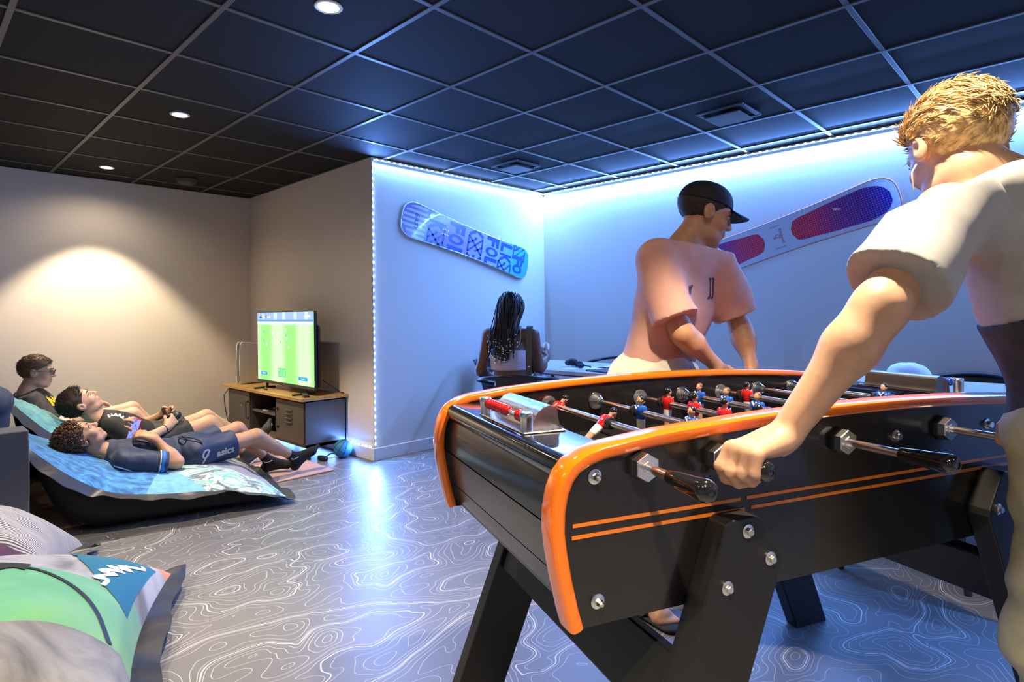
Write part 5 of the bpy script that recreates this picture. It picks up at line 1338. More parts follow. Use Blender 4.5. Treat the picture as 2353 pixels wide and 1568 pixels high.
def curly_boy():
    z = .88; H = headframe((.730, 4.10, .470), (.50, -.10, .86), (-.88, 0, .48), .215)
    J = dict(P=(1.30, 4.12, .285), C=(1.03, 4.10, .315), N=(.845, 4.10, .365), SL=(.905, 4.255, .35), SR=(.905, 3.945, .325), HL=(1.32, 4.21, .285), HR=(1.32, 4.03, .285),
             ER=(1.165, 3.90, .285), WR=(1.075, 3.985, .425), EL=(1.04, 4.36, .27), WL=(1.045, 4.262, .435), KR=(1.70, 4.05, .335), AR=(2.005, 4.10, .125), KL=(1.655, 4.25, .365), AL=(1.885, 4.265, .095))
    t = thing('person', 'curly haired boy in navy football kit lying on the blue bean bag', 'person', (1.3, 4.1, 0))
    fr = ((.70, -.02, .52), (-.5, 0, .8)); fl = ((.75, -.35, .12), (-.15, 0, 1))
    body(t, J, SK3, z, H, dict(R=dict(d=(-.72, .35, .42), n=(.35, .55, -.7), th=(.2, .75, .5), curl=(.45, .7, .4), thumb=.4), L=dict(d=(-.12, -.32, .94), n=(-.92, -.25, -.1), th=(-.35, -.8, .2), curl=(.85, .75, .4), thumb=.75)), {})
    s, q = shirt(t, J, z, navy, .82, .014)
    a, e = np.array(J['SR']), np.array(J['ER']); d = unit(e-a); b = MB()
    for k, (f, w, r, mm) in enumerate(((.70, .018, .0, 1), (.655, .004, 0, 0))):
        pass
    L = np.linalg.norm(e-a); rad = .062*z+.012
    v = Vol(.0045); v.cap(a+d*L*.67, a+d*L*.755, rad+.0035, rad+.004, .004, ends=(1, 1)); obj('sleeve_band', (*v.mesh(), None), mat('royal blue band', (.02, .14, .50), .6), s, True, world=True)
    v = Vol(.004); v.cap(a+d*L*.645, a+d*L*.668, rad+.004, None, .004, ends=(1, 1)); obj('sleeve_piping', (*v.mesh(), None), mat('white piping', (.7, .7, .68), .6), s, True, world=True)
    wp = MATS['white piping']
    decal(s, q, *stroke(curve2([(-.14, .03), (-.06, -.015), (.01, -.05), (.07, -.055)], 8), .006), (.96, 3.75, .33), (1, 0, 0), (0, 0, 1), (0, 1, -.15), wp, 'side_piping')
    for k in range(2): decal(s, q, *stroke([(-.03, .012*k), (.03, -.008+.012*k)], .005), (1.0, 4.02, .6), (1, -.2, 0), (0, 1, 0), (0, 0, -1), wp, 'chest_stripe')
    collar(s, J['N'], np.array(J['N'])-np.array(J['C']), .062*z, navy, (0, 0, 1))
    sh, q = shorts(t, J, z, mat('navy shorts', (.018, .032, .082), .6, noise=(30, .2), bump=(600, .2)), .60, wide=.034)
    silver = mat('silver print', (.42, .41, .38), .35, metal=.4)
    tv, tf = text_mesh('asics', .060, shear=.12, bold=.002); ax, ay = V(.97, 0, .13), V(-.13, 0, .97)
    decal(sh, q, tv, tf, V(1.462, 3.80, .308), ax, ay, (0, 1, -.12), silver, 'lettering')
    decal(sh, q, *stroke(curve2([(-.030, -.036), (.004, .012), (.020, .034), (.014, .043), (-.006, .040), (-.021, .018), (-.017, .0), (.0, .002), (.014, .017)], 8), .010), V(1.345, 3.80, .292), ax, ay, (0, 1, -.12), silver, 'logo')
    b = MB(); cord = mat('dark cord', (.02, .022, .03), .7)
    b.tube(curve2([(1.24, 4.08, .398), (1.22, 4.05, .404), (1.235, 4.01, .398), (1.26, 4.03, .402), (1.25, 4.09, .40)], 5), .004, 6); b.tube(curve2([(1.245, 4.05, .402), (1.29, 3.99, .395), (1.32, 3.96, .375), (1.325, 3.95, .35)], 5), .004, 6); obj('drawstring', b, cord, sh, True, world=True)
    bk = mat('black sock knit', (.010, .011, .012), .9, bump=(400, .5)); sw = mat('sock white mark', (.6, .6, .58), .6)
    for s_, f in (('R', fr), ('L', fl)):
        o, q = sock(t, J['A'+s_], J['K'+s_], f[0], f[1], z, bk); c = np.array(J['A'+s_])
        decal(o, q, *stroke(curve2([(-.026, -.010), (-.014, -.016), (.002, -.008), (.022, .016)], 6), [.004]*6+[.010]*6+[.006]*6+[.003]), c+V(-.022, -.2, .012), (.8, 0, -.45), (.45, 0, .8), (0, 1, 0), sw, 'sock_mark')
    eyes(t, H, look=(.0, -.2), brow=(.03, .02, .012), iris=(.04, .025, .015))
    # curls
    g, R, S = H; r = np.random.default_rng(4); hm = mat('curly brown hair', (.12, .058, .021), .36, spec=.6, noise=(70, .6)); b = MB(); n = 0
    cap = Vol(.005); cap.ell(g(0, -.085, .16), (S*.37, S*.455, S*.40), R, .02*S, fold=(.006, 120, 2)); cap.plane(g(0, .27, .25), R@unit(V(0, 1, -.25))); cap.plane(g(0, -.2, -.26), R@unit(V(0, .3, -1)))
    for s_ in (-1, 1): cap.plane(g(s_*.3, .05, -.02), R@unit(V(s_*.5, .75, -.7)))
    ho = obj('hair', (*cap.mesh(), None), hm, t, True, world=True)
    while n < 950:
        th = r.normal(size=3); th /= np.linalg.norm(th); p = np.array([0, -.085, .16])+th*np.array([.385, .465, .425])
        if p[1]-.27 > .25*(p[2]-.25)+.03 or (p[2] < -.22 and True) or (p[1] > .08 and p[2] < .12): continue
        n += 1; c = g(*p); x, y, d = frame(R@unit(th+r.normal(size=3)*.5)); rr = S*r.uniform(.018, .036); turns = r.uniform(1.2, 2.1); ph = r.uniform(0, 6.28); ln = S*r.uniform(.05, .12); pts = []
        for q in np.linspace(0, 1, 11): a = ph+q*turns*6.283; pts.append(c+x*rr*math.cos(a)*(1-.3*q)+y*rr*math.sin(a)*(1-.3*q)+d*ln*(q-.35))
        b.tube(pts, [S*.008]*3+[S*.0105]*6+[S*.008, S*.003], 5, cap=False)
    obj('curls', b, hm, t, True, world=True, kind='stuff')
    # phone
    ph = thing('phone', 'red cased phone with a bright purple screen held by the curly haired boy', 'phone', (1.02, 4.205, .385)); ax = unit(V(.30, -.02, .95)); nn = unit(V(-.86, -.40, .28)); nn = unit(nn-ax*(nn@ax)); ay = np.cross(nn, ax); Rm = np.column_stack([ay, ax, nn]); o = V(1.015, 4.195, .452)
    b = MB(); b.box(o, (.076, .158, .010), Rm, bev=.004); obj('case', b, mat('red phone case', (.50, .012, .020), .35), ph, None, world=True)
    m = bpy.data.materials.new('phone screen'); tt, nn_, ll = nt(m); nn_.remove(nn_['Principled BSDF']); tc = nn_.new('ShaderNodeTexCoord'); vz = nn_.new('ShaderNodeTexVoronoi'); vz.inputs['Scale'].default_value = 70; ll.new(tc.outputs['Object'], vz.inputs['Vector'])
    rp = nn_.new('ShaderNodeValToRGB'); rp.color_ramp.elements[0].color = (.35, .40, .95, 1); rp.color_ramp.elements[1].color = (.07, .06, .42, 1); ll.new(vz.outputs['Distance'], rp.inputs[0]); em = nn_.new('ShaderNodeEmission'); em.inputs[1].default_value = .9; ll.new(rp.outputs[0], em.inputs[0]); ll.new(em.outputs[0], nn_['Material Output'].inputs[0]); m.cycles.emission_sampling = 'NONE'
    b = MB(); b.box(o+nn*.0052, (.068, .148, .001), Rm); obj('screen', b, m, ph, None, world=True)
curly_boy()

def controller_boy():
    z = .92; H = headframe((.845, 4.75, .590), (.60, -.10, .79), (-.84, .0, .54), .222)
    J = dict(P=(1.30, 4.76, .285), C=(1.09, 4.75, .385), N=(.945, 4.75, .475), SL=(1.0, 4.915, .445), SR=(1.0, 4.585, .43), HL=(1.32, 4.85, .28), HR=(1.32, 4.67, .28),
             ER=(1.12, 4.52, .315), WR=(1.315, 4.60, .385), EL=(1.20, 5.0, .345), WL=(1.355, 4.87, .435), KR=(1.62, 4.68, .365), AR=(1.88, 4.66, .095), KL=(1.66, 4.86, .385), AL=(2.035, 4.86, .115))
    t = thing('person', 'dark haired boy in black t-shirt lying on the teal bean bag', 'person', (1.3, 4.75, 0))
    fr = ((.8, 0, .45), (-.4, 0, .9)); fl = ((.30, 0, .95), (-.95, 0, .3))
    body(t, J, SK2, z, H, dict(R=dict(d=(.70, .45, .52), n=(-.2, .85, -.1), th=(-.55, .0, .85), curl=(.75, .75, .4), thumb=.65), L=dict(d=(.70, -.50, .35), n=(-.2, -.85, -.1), th=(-.45, .0, .85), curl=(.75, .75, .4), thumb=.65)), {})
    blk = mat('black t-shirt cotton', (.013, .013, .013), .8, noise=(40, .3), bump=(600, .3)); s, q = shirt(t, J, z, blk, .66)
    collar(s, J['N'], np.array(J['N'])-np.array(J['C']), .062*z, blk, (0, 0, 1))
    wp = mat('white shirt print', (.70, .70, .69), .7); ax, ay = unit(V(.88, -.1, -.42)), unit(V(.38, .45, .80))
    for pts in ([(-.085, .03), (-.07, -.015), (-.06, .035), (-.05, -.02), (-.035, .045), (-.03, -.025), (-.012, .03), (-.02, -.03), (.0, -.035)], [(-.09, -.005), (-.04, -.01), (-.01, .01)], [(.02, .035), (.045, .03), (.055, -.01), (.04, -.035), (.02, -.02), (.035, .0), (.06, -.035), (.075, -.03)], [(-.10, .02), (-.09, -.03)]):
        decal(s, q, *stroke(curve2(pts, 6), .0085), V(1.085, 4.50, .58), ax, ay, (-.1, .72, -.62), wp, 'brush_print')
    sh, q = shorts(t, J, z, mat('charcoal shorts', (.022, .022, .022), .7, noise=(40, .3)), .55)
    shoe = mat('grey shoe', (.035, .038, .036), .7, bump=(300, .4)); sole = mat('white sole', (.62, .62, .60), .5)
    for s_, f in (('R', fr), ('L', fl)):
        o, q = sock(t, J['A'+s_], J['K'+s_], f[0], f[1], z*1.12, shoe, 'shoe', .035); a = np.array(J['A'+s_]); up = unit(np.array(f[1])); td = unit(f[0]); v = Vol(.005); v.cap(a-up*.088*z-td*.045*z, a-up*.088*z+td*.17*z, .040*z, .038*z, .006, (up, .32)); obj('shoe_sole', (*v.mesh(), None), sole, o, True, world=True)
    b = MB(); w = np.array(J['WR']); x, y, d = frame(w-np.array(J['ER'])); b.tube([w-d*.02+x*.029*z*math.cos(a)+y*.029*z*math.sin(a) for a in np.linspace(0, 6.283, 17)[:-1]], .0028, 6, closed=True); obj('bracelet', b, cordm, t, True, world=True)
    eyes(t, H, look=(.0, -.35), brow=(.015, .01, .008), iris=(.03, .02, .012)); hair_short(t, H, (.034, .021, .012), .065, .020, .27, 1700, .15, (0, .75, .45), 3, cut=(.0, .20, .02), lift=.14, spread=.11, flatten=.9, curl=.08)
    c = thing('game_controller', 'black game controller in the hands of the dark haired boy', 'game controller', (1.40, 4.735, .40)); o = V(1.405, 4.735, .445); d = unit(V(-.6, 0, .8)); fwd_ = unit(V(.8, 0, .6)); sd = V(0, 1, 0)
    v = Vol(.004); v.cap(o-sd*.042, o+sd*.042, .028, None, .008, (d, .6))
    for s_ in (-1, 1): v.cap(o+sd*.052*s_, o+sd*.066*s_-fwd_*.055, .024, .017, .008)
    cm = mat('controller black', (.012, .012, .014), .4); bo = obj('shell', (*v.mesh(), None), cm, c, True, world=True)
    for s_ in (-1, 1): b = MB(); p = o+sd*.022*s_+d*.016-fwd_*.012; b.lathe([(.004, 0), (.004, .008), (.009, .010), (.009, .013), (0, .012)], p, d, 14); obj('thumbstick', b, cm, c, True, world=True)
    b = MB()
    for k in range(4): a = k*math.pi/2; b.cyl(o+sd*(.05+.011*math.cos(a))+fwd_*.011*math.sin(a)+d*.015, o+sd*(.05+.011*math.cos(a))+fwd_*.011*math.sin(a)+d*.020, .0045, n=10)
    obj('buttons', b, mat('controller buttons', (.10, .10, .11), .4), c, True, world=True)

controller_boy()

def glasses_boy():
    z = 1.0; H = headframe((.712, 5.45, .765), (.95, -.26, -.05), (.06, 0, 1), .228)
    J = dict(P=(.84, 5.47, .33), C=(.725, 5.47, .485), N=(.665, 5.47, .622), SL=(.675, 5.655, .575), SR=(.655, 5.285, .570), HL=(.87, 5.57, .33), HR=(.87, 5.38, .33),
             ER=(.77, 5.205, .385), WR=(.99, 5.30, .425), EL=(.82, 5.74, .43), WL=(1.04, 5.64, .475), KR=(1.28, 5.33, .395), AR=(1.55, 5.30, .09), KL=(1.335, 5.58, .41), AL=(1.62, 5.56, .09))
    t = thing('person', 'boy with glasses in a charcoal t-shirt sitting furthest back against the wall', 'person', (.9, 5.45, 0)); ft = ((.85, 0, .3), (-.3, 0, .9))
    body(t, J, SK1, z, H, dict(R=dict(d=(.85, .25, .0), n=(0, 0, -1), th=(-.2, .9, .1), curl=(.4, .5, .3)), L=dict(d=(.9, -.2, .1), n=(0, 0, -1), th=(-.2, -.9, .1), curl=(.3, .4, .3))), dict(R=ft, L=ft), calf=(-.5, 0, -.8))
    ch = mat('charcoal t-shirt', (.030, .029, .031), .75, noise=(30, .25), bump=(600, .25)); s, q = shirt(t, J, z, ch, .80, .018, slw=.068); bkm = mat('black raglan yoke', (.008, .008, .009), .7)
    collar(s, J['N'], np.array(J['N'])-np.array(J['C']), .060, bkm, (1, 0, 0))
    tv, tf = text_mesh('NC-70', .095, bold=.006); decal(s, q, tv, tf, V(.83, 5.455, .535), unit(V(.55, .80, -.12)), unit(V(-.30, .0, .95)), (-.80, .58, -.15), mat('yellow print', (.72, .50, .015), .6), 'lettering')
    sh, q = shorts(t, J, z, mat('pale shorts', (.60, .61, .62), .75, noise=(20, .06)), .52)
    eyes(t, H, look=(.15, -.05), brow=(.10, .06, .03), iris=(.06, .05, .04)); hair_short(t, H, (.15, .088, .045), .055, .024, .275, 1700, .10, (0, .8, .25), 5, cut=(.0, .19, .03), lift=.14, spread=.11, flatten=.9, curl=.06)
    g, R, S = H; b = MB(); gm = mat('dark glasses frame', (.03, .03, .035), .3, metal=.5)
    for s_ in (-1, 1):
        b.tube([g(s_*.155+.105*math.cos(a), .445, .0+.085*math.sin(a)) for a in np.linspace(0, 6.283, 19)[:-1]], .0016, 6, closed=True); b.tube([g(s_*.255, .44, .03), g(s_*.33, .30, .03), g(s_*.365, -.05, .04), g(s_*.355, -.11, .0)], .0018, 6)
    b.tube([g(-.055, .447, .02), g(0, .46, .03), g(.055, .447, .02)], .0016, 6); go = obj('glasses', b, gm, t, True, world=True)
    b = MB()
    for s_ in (-1, 1): P = [g(s_*.155+.102*math.cos(a), .444, .083*math.sin(a)) for a in np.linspace(0, 6.283, 19)[:-1]]; b.add(P, [tuple(range(18))])
    obj('lens', b, mat('glasses lens', (.9, .95, 1.), .02, spec=.6, trans=0., alpha=.14), go, None, world=True)
glasses_boy()

def sofa_person():
    z = 1.05; H = headframe((-.16, 4.52, 1.20), (.99, .1, 0), (0, 0, 1), .23)
    J = dict(P=(-.06, 4.50, .565), C=(-.16, 4.50, .82), N=(-.18, 4.52, 1.06), SL=(-.18, 4.71, 1.0), SR=(-.18, 4.31, 1.0), HL=(-.03, 4.60, .56), HR=(-.03, 4.40, .56), ER=(-.02, 4.24, .78), WR=(.16, 4.34, .70), EL=(-.02, 4.78, .78), WL=(.16, 4.66, .70), KR=(.375, 4.36, .685), AR=(.33, 4.36, .30), KL=(.38, 4.60, .66), AL=(.34, 4.62, .28))
    t = thing('person', 'seated person of whom only a knee in navy trousers shows at the left edge', 'person', (-.05, 4.5, .47))
    f = ((.95, 0, -.1), (.1, 0, 1)); body(t, J, SK1, z, H, dict(R=dict(d=(.8, .3, -.2), n=(0, 0, -1), th=(0, 1, 0)), L=dict(d=(.8, -.3, -.2), n=(0, 0, -1), th=(0, -1, 0))), {}, h=.009, calf=(-1, 0, 0))
    tr = mat('navy trousers', (.030, .042, .072), .75, noise=(25, .2), bump=(300, .3)); shorts(t, J, z, tr, 1.9, 'trousers', (.013, 36, 6), .030, .006); shirt(t, J, z, navy, 1.8, name='jumper', h=.008)
    hair_short(t, H, (.04, .025, .015), .06, .02, .28, 300, .08, seed=9)
    for s_ in 'LR': sock(t, J['A'+s_], J['K'+s_], f[0], f[1], z, mat('grey sock', (.1, .1, .1), .9))
sofa_person()

def braided_girl():
    z = .88; H = headframe((2.945, 2.825, 1.190), (.90, .42, -.12), (.02, 0, 1), .215); g, R, S = H
    J = dict(P=(2.90, 2.79, .565), C=(2.925, 2.815, .83), N=(2.925, 2.815, 1.055), SL=(2.832, 2.940, 1.005), SR=(3.018, 2.690, 1.005), HL=(2.86, 2.87, .54), HR=(2.96, 2.73, .54), ER=(3.075, 2.690, .775), WR=(3.232, 2.758, .830), EL=(2.815, 3.0, .76), WL=(2.97, 3.08, .71), KR=(3.24, 2.93, .53), AR=(3.22, 2.92, .10), KL=(3.14, 3.08, .53), AL=(3.13, 3.08, .10))
    t = thing('person', 'girl with beaded braids in a lilac crop top seated with her back turned', 'person', (2.93, 2.82, 0)); f = ((.8, .55, -.1), (0, 0, 1))
    body(t, J, SKD, z, H, dict(R=dict(d=(.55, .45, .55), n=(-.3, .6, .3), th=(-.5, .2, .8), curl=(.8, .8, .4), thumb=.7), L=dict(d=(.8, .2, -.2), n=(0, 0, -1), th=(.2, -.9, .1))), {}, calf=(-.8, -.5, 0))
    lil = mat('lilac crop top', (.62, .50, .60), .7, noise=(20, .05), bump=(400, .15)); v = Vol(.005); up = unit(V(*J['N'])-V(*J['P']))
    fw = torso(v, J, z, .010, (.004, 50, 4), 'shirt'); v.plane((0, 0, .905), (0, 0, 1)); v.plane((0, 0, .770), (0, 0, -1)); s = obj('crop_top', (*v.mesh(), None), lil, t, True, world=True)
    b = MB(); sd = unit(V(*J['SR'])-V(*J['SL'])); bk = -V(.8, .6, 0)
    for q in (-1, 1): c = V(2.925, 2.815, 0)+sd*.075*q; b.tube(curve2([c+bk*.093+V(0, 0, .905)-sd*.03*q, c+bk*.09+V(0, 0, .97), c+bk*.045+V(0, 0, 1.055), c+V(0, 0, 1.066), c-bk*.06+V(0, 0, 1.02), c-bk*.09+V(0, 0, .91)], 5), .0028, 6)
    obj('strap', b, lil, s, True, world=True)
    shorts(t, J, z, mat('dark jeans', (.018, .022, .035), .8, noise=(40, .3)), 1.92, 'trousers', wide=.02)
    for s_ in 'LR': sock(t, J['A'+s_], J['K'+s_], f[0], f[1], z*1.08, mat('dark shoe', (.02, .02, .02), .6), 'shoe', .02)
    eyes(t, H, brow=(.01, .008, .006), iris=(.02, .012, .008))
    hm = mat('black braided hair', (.008, .008, .009), .38, spec=.6, bump=(500, .6)); cap = Vol(.005); cap.ell(g(0, -.085, .15), (S*.365, S*.455, S*.385), R, .02*S); cap.plane(g(0, .26, .2), R@unit(V(0, 1, -.3))); cap.plane(g(0, -.3, -.20), R@unit(V(0, .2, -1)))
    for s_ in (-1, 1): cap.plane(g(s_*.3, .10, -.02), R@unit(V(s_*.4, .8, -.4)))
    obj('hair', (*cap.mesh(), None), hm, t, True, world=True)
    r = np.random.default_rng(2); b = MB(); bd = MB(); tw = []
    for i in range(86):
        a = r.uniform(-2.45, 2.45); el = r.uniform(-.15, 1.25); p = V(math.sin(a)*math.cos(el)*.37, -.085-math.cos(a)*math.cos(el)*.46, .15+math.sin(el)*.39)
        if p[1] > .16: continue
        p0 = g(*p); o = R@unit(V(p[0], p[1]+.08, 0)); zl = r.uniform(.845, .985)-.03*(abs(a) < 1.2); zl = min(zl, p0[2]-.12)
        q1 = p0+o*.012; q1[2] -= .05; back = V(-.8, -.6, 0); side = R@V(1, 0, 0); c0 = V(2.925, 2.815, 0); x_ = (p0-c0)@side
        hang = c0+side*(x_*1.05+r.normal()*.010-.030)+back*(.105+r.uniform(-.004, .022)-.35*x_*x_); pts = curve2([p0, q1*.75+p0*.25+o*.006, V(*(hang*.45+q1*.55)[:2], max(zl+.10, p0[2]-.13)), V(*hang[:2], zl+.06), V(*(hang+side*r.normal()*.006)[:2], zl)], 6)
        n = len(pts); b.tube(pts, [S*.021*(1-.30*k/n)*(1+.14*math.sin(k*2.2)) for k in range(n)], 6, cap=True)
        for k in range(r.integers(1, 3)): bd.sphere(pts[-1]+V(0, 0, .006+.018*k*r.uniform(.8, 2.2)), S*.030, 8, 6)
    obj('braids', b, hm, t, True, world=True, kind='stuff'); obj('hair_beads', bd, mat('silver beads', (.75, .74, .72), .15, metal=1.), t, True, world=True, kind='stuff')
    bg = thing('shoulder_bag', 'olive shoulder bag hanging from the right shoulder of the braided girl', 'bag', (3.0, 2.66, .60)); om = mat('olive canvas', (.105, .095, .062), .8, bump=(500, .4)); b = MB(); c = V(2.995, 2.700, 0)
    P = []
    for pt in curve2([c+bk*.105+V(0, 0, .74), c+bk*.102+V(0, 0, .90), c+bk*.075+V(0, 0, 1.015), c+bk*.02+V(0, 0, 1.064), c-bk*.05+V(0, 0, 1.04), c-bk*.09+V(0, 0, .92), c-bk*.08+V(0, 0, .74)], 6): P.append(pt)
    Q = []
    for i, p in enumerate(P):
        d = unit(P[min(i+1, len(P)-1)]-P[max(i-1, 0)]); w = sd*.019; nn = np.cross(d, sd)*.003; Q.append([p-w-nn, p+w-nn, p+w+nn, p-w+nn, p-w-nn])
    b.grid(np.array(Q)); obj('strap', b, om, bg, 30, world=True)
    b = MB(); Rm = np.column_stack([V(.8, .6, 0), sd, V(0, 0, 1)]); b.box(c+sd*.045+V(0, 0, .66), (.24, .055, .18), Rm, bev=.018); obj('pouch', b, om, bg, 40, world=True); b = MB(); b.cyl(c+bk*.112+V(0, 0, .80), c+bk*.118+V(0, 0, .80), .008, n=12); obj('stud', b, zc, bg, True, world=True)
    ts = thing('tissue', 'crumpled white tissue in the hand of the braided girl', 'tissue', (3.29, 2.81, .88)); v = Vol(.004); v.ell((3.300, 2.815, .905), (.020, .026, .022), None, .006, fold=(.008, 160, 3)); v.ell((3.290, 2.81, .922), (.013, .018, .018), None, .006, fold=(.007, 200, 5)); obj('paper', (*v.mesh(), None), mat('tissue paper', (.82, .82, .83), .8), ts, 40, world=True)
braided_girl()

def cap_boy():
    z = .98; H = headframe((2.145, 1.030, 1.520), (.66, -.68, -.30), (.2, -.2, 1), .225); g, R, S = H
    J = dict(P=(2.02, 1.190, .90), C=(2.055, 1.12, 1.17), N=(2.075, 1.085, 1.395), SL=(2.215, 1.030, 1.345), SR=(1.925, 1.125, 1.345), HL=(2.11, 1.16, .88), HR=(1.93, 1.21, .88), ER=(1.935, 1.02, 1.075), WR=(2.080, .965, .955), EL=(2.28, .955, 1.08), WL=(2.245, .905, .95), KR=(1.955, 1.19, .48), AR=(1.985, 1.245, .085), KL=(2.20, 1.17, .48), AL=(2.215, 1.225, .085))
    t = thing('person', 'boy in pink t-shirt and black cap behind the table football', 'person', (2.08, 1.2, 0)); f = ((-.22, -.97, 0), (0, 0, 1))
    body(t, J, SK3, z, H, dict(R=dict(d=(.35, -.10, -.70), n=(.1, -.9, -.3), th=(.8, .1, .2), curl=(1.0, 1.0, .6), thumb=.8), L=dict(d=(.10, -.10, -.70), n=(.1, -.9, -.3), th=(-.8, .1, .2), curl=(1.0, 1.0, .6), thumb=.8)), dict(R=f, L=f), toes=1, calf=(0, 1, 0))
    pk = mat('pink t-shirt cotton', (.66, .36, .29), .75, noise=(18, .06), bump=(500, .2)); s, q = shirt(t, J, z, pk, .80, .024, fold=(.013, 30, 5), slw=.070, loose=.018); fwd_ = unit(np.cross(unit(V(*J['N'])-V(*J['P'])), unit(V(*J['SR'])-V(*J['SL']))))
    collar(s, J['N'], np.array(J['N'])-np.array(J['C']), .064, pk, fwd_)
    ink = mat('black chest print', (.03, .02, .02), .7); sd = unit(V(*J['SL'])-V(*J['SR'])); up = V(-.02, -.10, 1); c = V(*J['C'])+V(0, 0, .085)+fwd_*.3
    for k, dx in enumerate((0, .022)): decal(s, q, *stroke(curve2([(dx-.004, .035), (dx+.008, .03), (dx+.006, -.02), (dx-.004, -.035), (dx-.014, -.034)], 6), .007), c+sd*.075, sd, up, -fwd_, ink, 'crest')
    for k in range(3): decal(s, q, *stroke([(-.02+.012*k, -.012), (.008+.012*k, .014+.002*k)], .006), c-sd*.055+V(0, 0, -.005), sd, up, -fwd_, ink, 'stripe_logo')
    shorts(t, J, z, mat('cream shorts', (.62, .56, .47), .75, noise=(20, .05)), .85, wide=.03); eyes(t, H, brow=(.02, .012, .008)); hair_short(t, H, (.03, .019, .011), .02, .02, .28, 500, .05, seed=6)
    # cap
    bkm = mat('black cap cotton', (.011, .011, .013), .75, bump=(400, .3)); b = MB(); P = []
    for i in range(10):
        th = math.pi/2*i/9; P.append([g(.375*math.cos(a)*math.cos(th)**.8, -.06+.465*math.sin(a)*math.cos(th)**.8, .17+.365*math.sin(th)) for a in np.linspace(0, 2*math.pi, 33)])
    b.grid(np.array(P)); co = obj('cap', b, bkm, t, True, world=True)
    P = np.array([[g(.33*math.sin(q_)*(1-.10*k/5), .355+.0+(.36*k/5)*math.cos(q_*.9)+.06*(math.cos(q_)-1), .175-.055*(k/5)-.07*abs(math.sin(q_))**2) for q_ in np.linspace(-1.15, 1.15, 15)] for k in range(6)]); Q = P+R[:, 2]*(-.006*1); b = MB(); b.grid(P); b.grid(Q[:, ::-1]); b.grid(np.stack([P[-1], Q[-1]], 0)); obj('peak', b, bkm, co, True, world=True)
    b = MB(); b.box(g(-.30, .17, .20), (.05, .004, .018), R, bev=.001); obj('patch', b, mat('grey patch', (.10, .10, .11), .6), co, None, world=True)
    # sandals
    for k, (s_, lab) in enumerate((('R', 'black flip-flop on the foot seen under the table football'), ('L', 'black flip-flop behind the table leg, on the other foot of the boy in pink'))):
        a = np.array(J['A'+s_]); d = unit(V(*f[0])); sdv = np.cross(d, V(0, 0, 1)); c = V(a[0], a[1], 0)+d*.055; tt = thing('flip_flop', lab, 'sandal', tuple(c), 0, 'black flip-flops'); v = Vol(.005); v.cap(c-d*.085+V(0, 0, .012), c+d*.105+V(0, 0, .012), .040, .047, .004, (V(0, 0, 1), .28)); obj('sole', (*v.mesh(), None), mat('black foam', (.012, .012, .012), .7), tt, True, world=True)
        b = MB(); fr = c+d*.085+V(0, 0, .02)
        for q_ in (-1, 1): b.tube(curve2([fr, fr-d*.03+sdv*.018*q_+V(0, 0, .032), c+d*.0+sdv*.042*q_+V(0, 0, .012)], 5), .006, 6, flat=.5)
        obj('strap', b, MATS['black foam'], tt, True, world=True)
cap_boy()

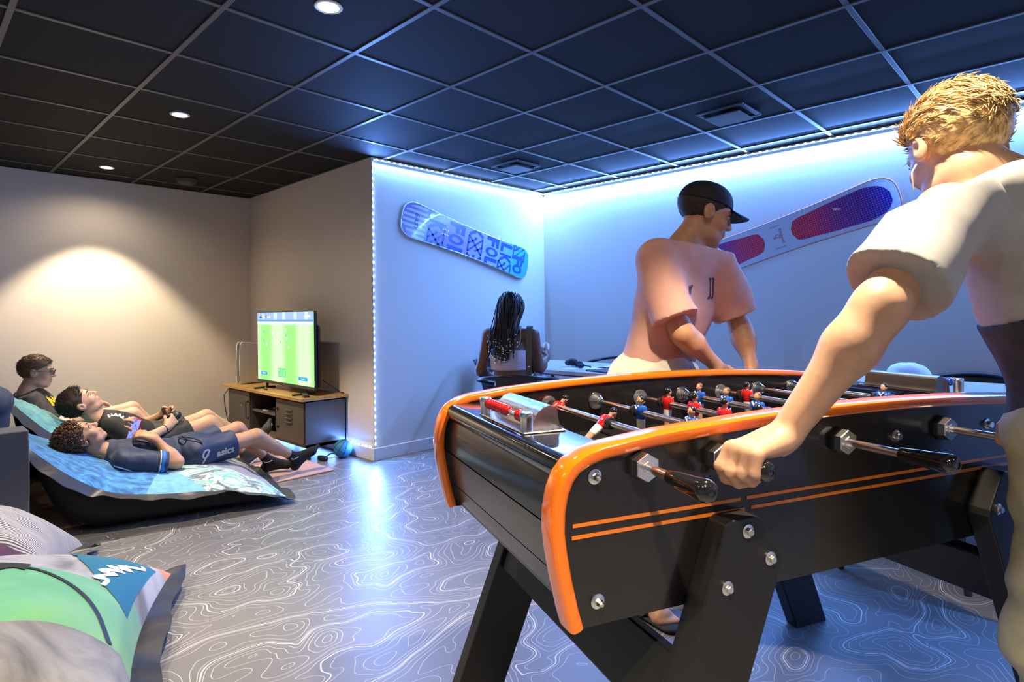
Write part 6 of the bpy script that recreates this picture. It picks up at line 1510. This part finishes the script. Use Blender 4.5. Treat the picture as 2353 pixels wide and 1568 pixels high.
def hoodie_boy():
    z = 1.06; H = headframe((1.575, .195, 1.490), (.70, .62, -.38), (.25, .2, 1), .238); g, R, S = H
    J = dict(P=(1.625, -.045, .93), C=(1.600, .035, 1.18), N=(1.575, .115, 1.395), SL=(1.395, .190, 1.335), SR=(1.745, .045, 1.335), HL=(1.535, .0, .90), HR=(1.72, -.08, .90), EL=(1.190, .255, 1.155), WL=(1.084, .384, .926), ER=(1.80, -.06, 1.06), WR=(1.633, .055, .926), KL=(1.560, .035, .50), AL=(1.555, -.03, .09), KR=(1.78, -.08, .50), AR=(1.79, -.14, .09))
    t = thing('person', 'blond boy in grey hooded top playing at the near side of the table football', 'person', (1.66, -.06, 0)); f = ((.38, .92, 0), (0, 0, 1))
    body(t, J, SK2, z, H, dict(L=dict(d=(-.905, .397, -.16), n=(0, 0, -1), th=(.402, .916, 0), curl=(.95, 1.15, .75), thumb=.9), R=dict(d=(-.905, .397, -.16), n=(0, 0, -1), th=(-.402, -.916, 0), curl=(.95, 1.15, .75), thumb=.9)), {}, h=.0048, calf=(-.3, -.9, 0))
    gr = mat('grey hoodie cotton', (.36, .36, .345), .85, noise=(16, .12), bump=(500, .4), sheen=.2); dk = mat('charcoal lower panel', (.035, .036, .040), .85, noise=(20, .25), bump=(400, .3))
    P, C, N = V(*J['P']), V(*J['C']), V(*J['N']); up = unit(N-P); fold = (.010, 30, 8)
    v = Vol(.0055); torso(v, J, z, .024, fold, 'shirt')
    for s_ in 'LR': a, e = V(*J['S'+s_]), V(*J['E'+s_]); v.cap(a, a+(e-a)*.80, .078, .084, .016, ends=(0, 1), fold=fold)
    v.plane(N+up*.02, up); v.plane(C-up*.02, -up); o = obj('hooded_top', (*v.mesh(), None), gr, t, True, world=True)
    v = Vol(.006); torso(v, J, z, .030, fold, 'shirt'); v.cap(J['HL'], J['HR'], .118, None, .02, fold=fold); v.plane(C-up*.015, up); v.plane(P-up*.10, -up); obj('lower_panel', (*v.mesh(), None), dk, o, True, world=True)
    v = Vol(.0055); bkd = -unit(V(.38, .92, 0)); sdd = unit(V(*J['SR'])-V(*J['SL'])); c = N+bkd*.075-V(0, 0, .035); hp = [c+sdd*.125*math.sin(a)-bkd*.06*(1-math.cos(a))*.9+V(0, 0, .02*math.cos(a)) for a in np.linspace(-1.7, 1.7, 9)]
    for a, b_ in zip(hp[:-1], hp[1:]): v.cap(a, b_, .036, None, .014, fold=(.008, 45, 2))
    v.cap(c+bkd*.03-V(0, 0, .06), c+bkd*.01, .06, .05, .02, fold=(.008, 40, 4)); obj('hood', (*v.mesh(), None), gr, o, True, world=True)
    shorts(t, J, z, mat('khaki trousers', (.46, .43, .28), .85, noise=(14, .18), bump=(300, .3)), 1.93, 'trousers', (.010, 32, 4), .032, .006)
    for s_ in 'LR': sock(t, J['A'+s_], J['K'+s_], f[0], f[1], z*1.1, mat('white trainer', (.5, .5, .5), .6), 'shoe', .03)
    eyes(t, H, brow=(.3, .2, .1)); hair_short(t, H, (.62, .43, .19), .06, .035, .30, 4200, .20, (0, -1., -.15), 11, cut=(.0, .17, .03), lift=.05, spread=.10, flatten=1., curl=.12)
    b = MB(); p = g(-.36, .02, -.14)
    b.tube([p, p+V(-.012, .006, -.018), p+V(-.010, .004, -.055)], .0018, 6); obj('earphone_wire', b, mat('white wire', (.75, .75, .73), .4), t, True, world=True)
hoodie_boy()
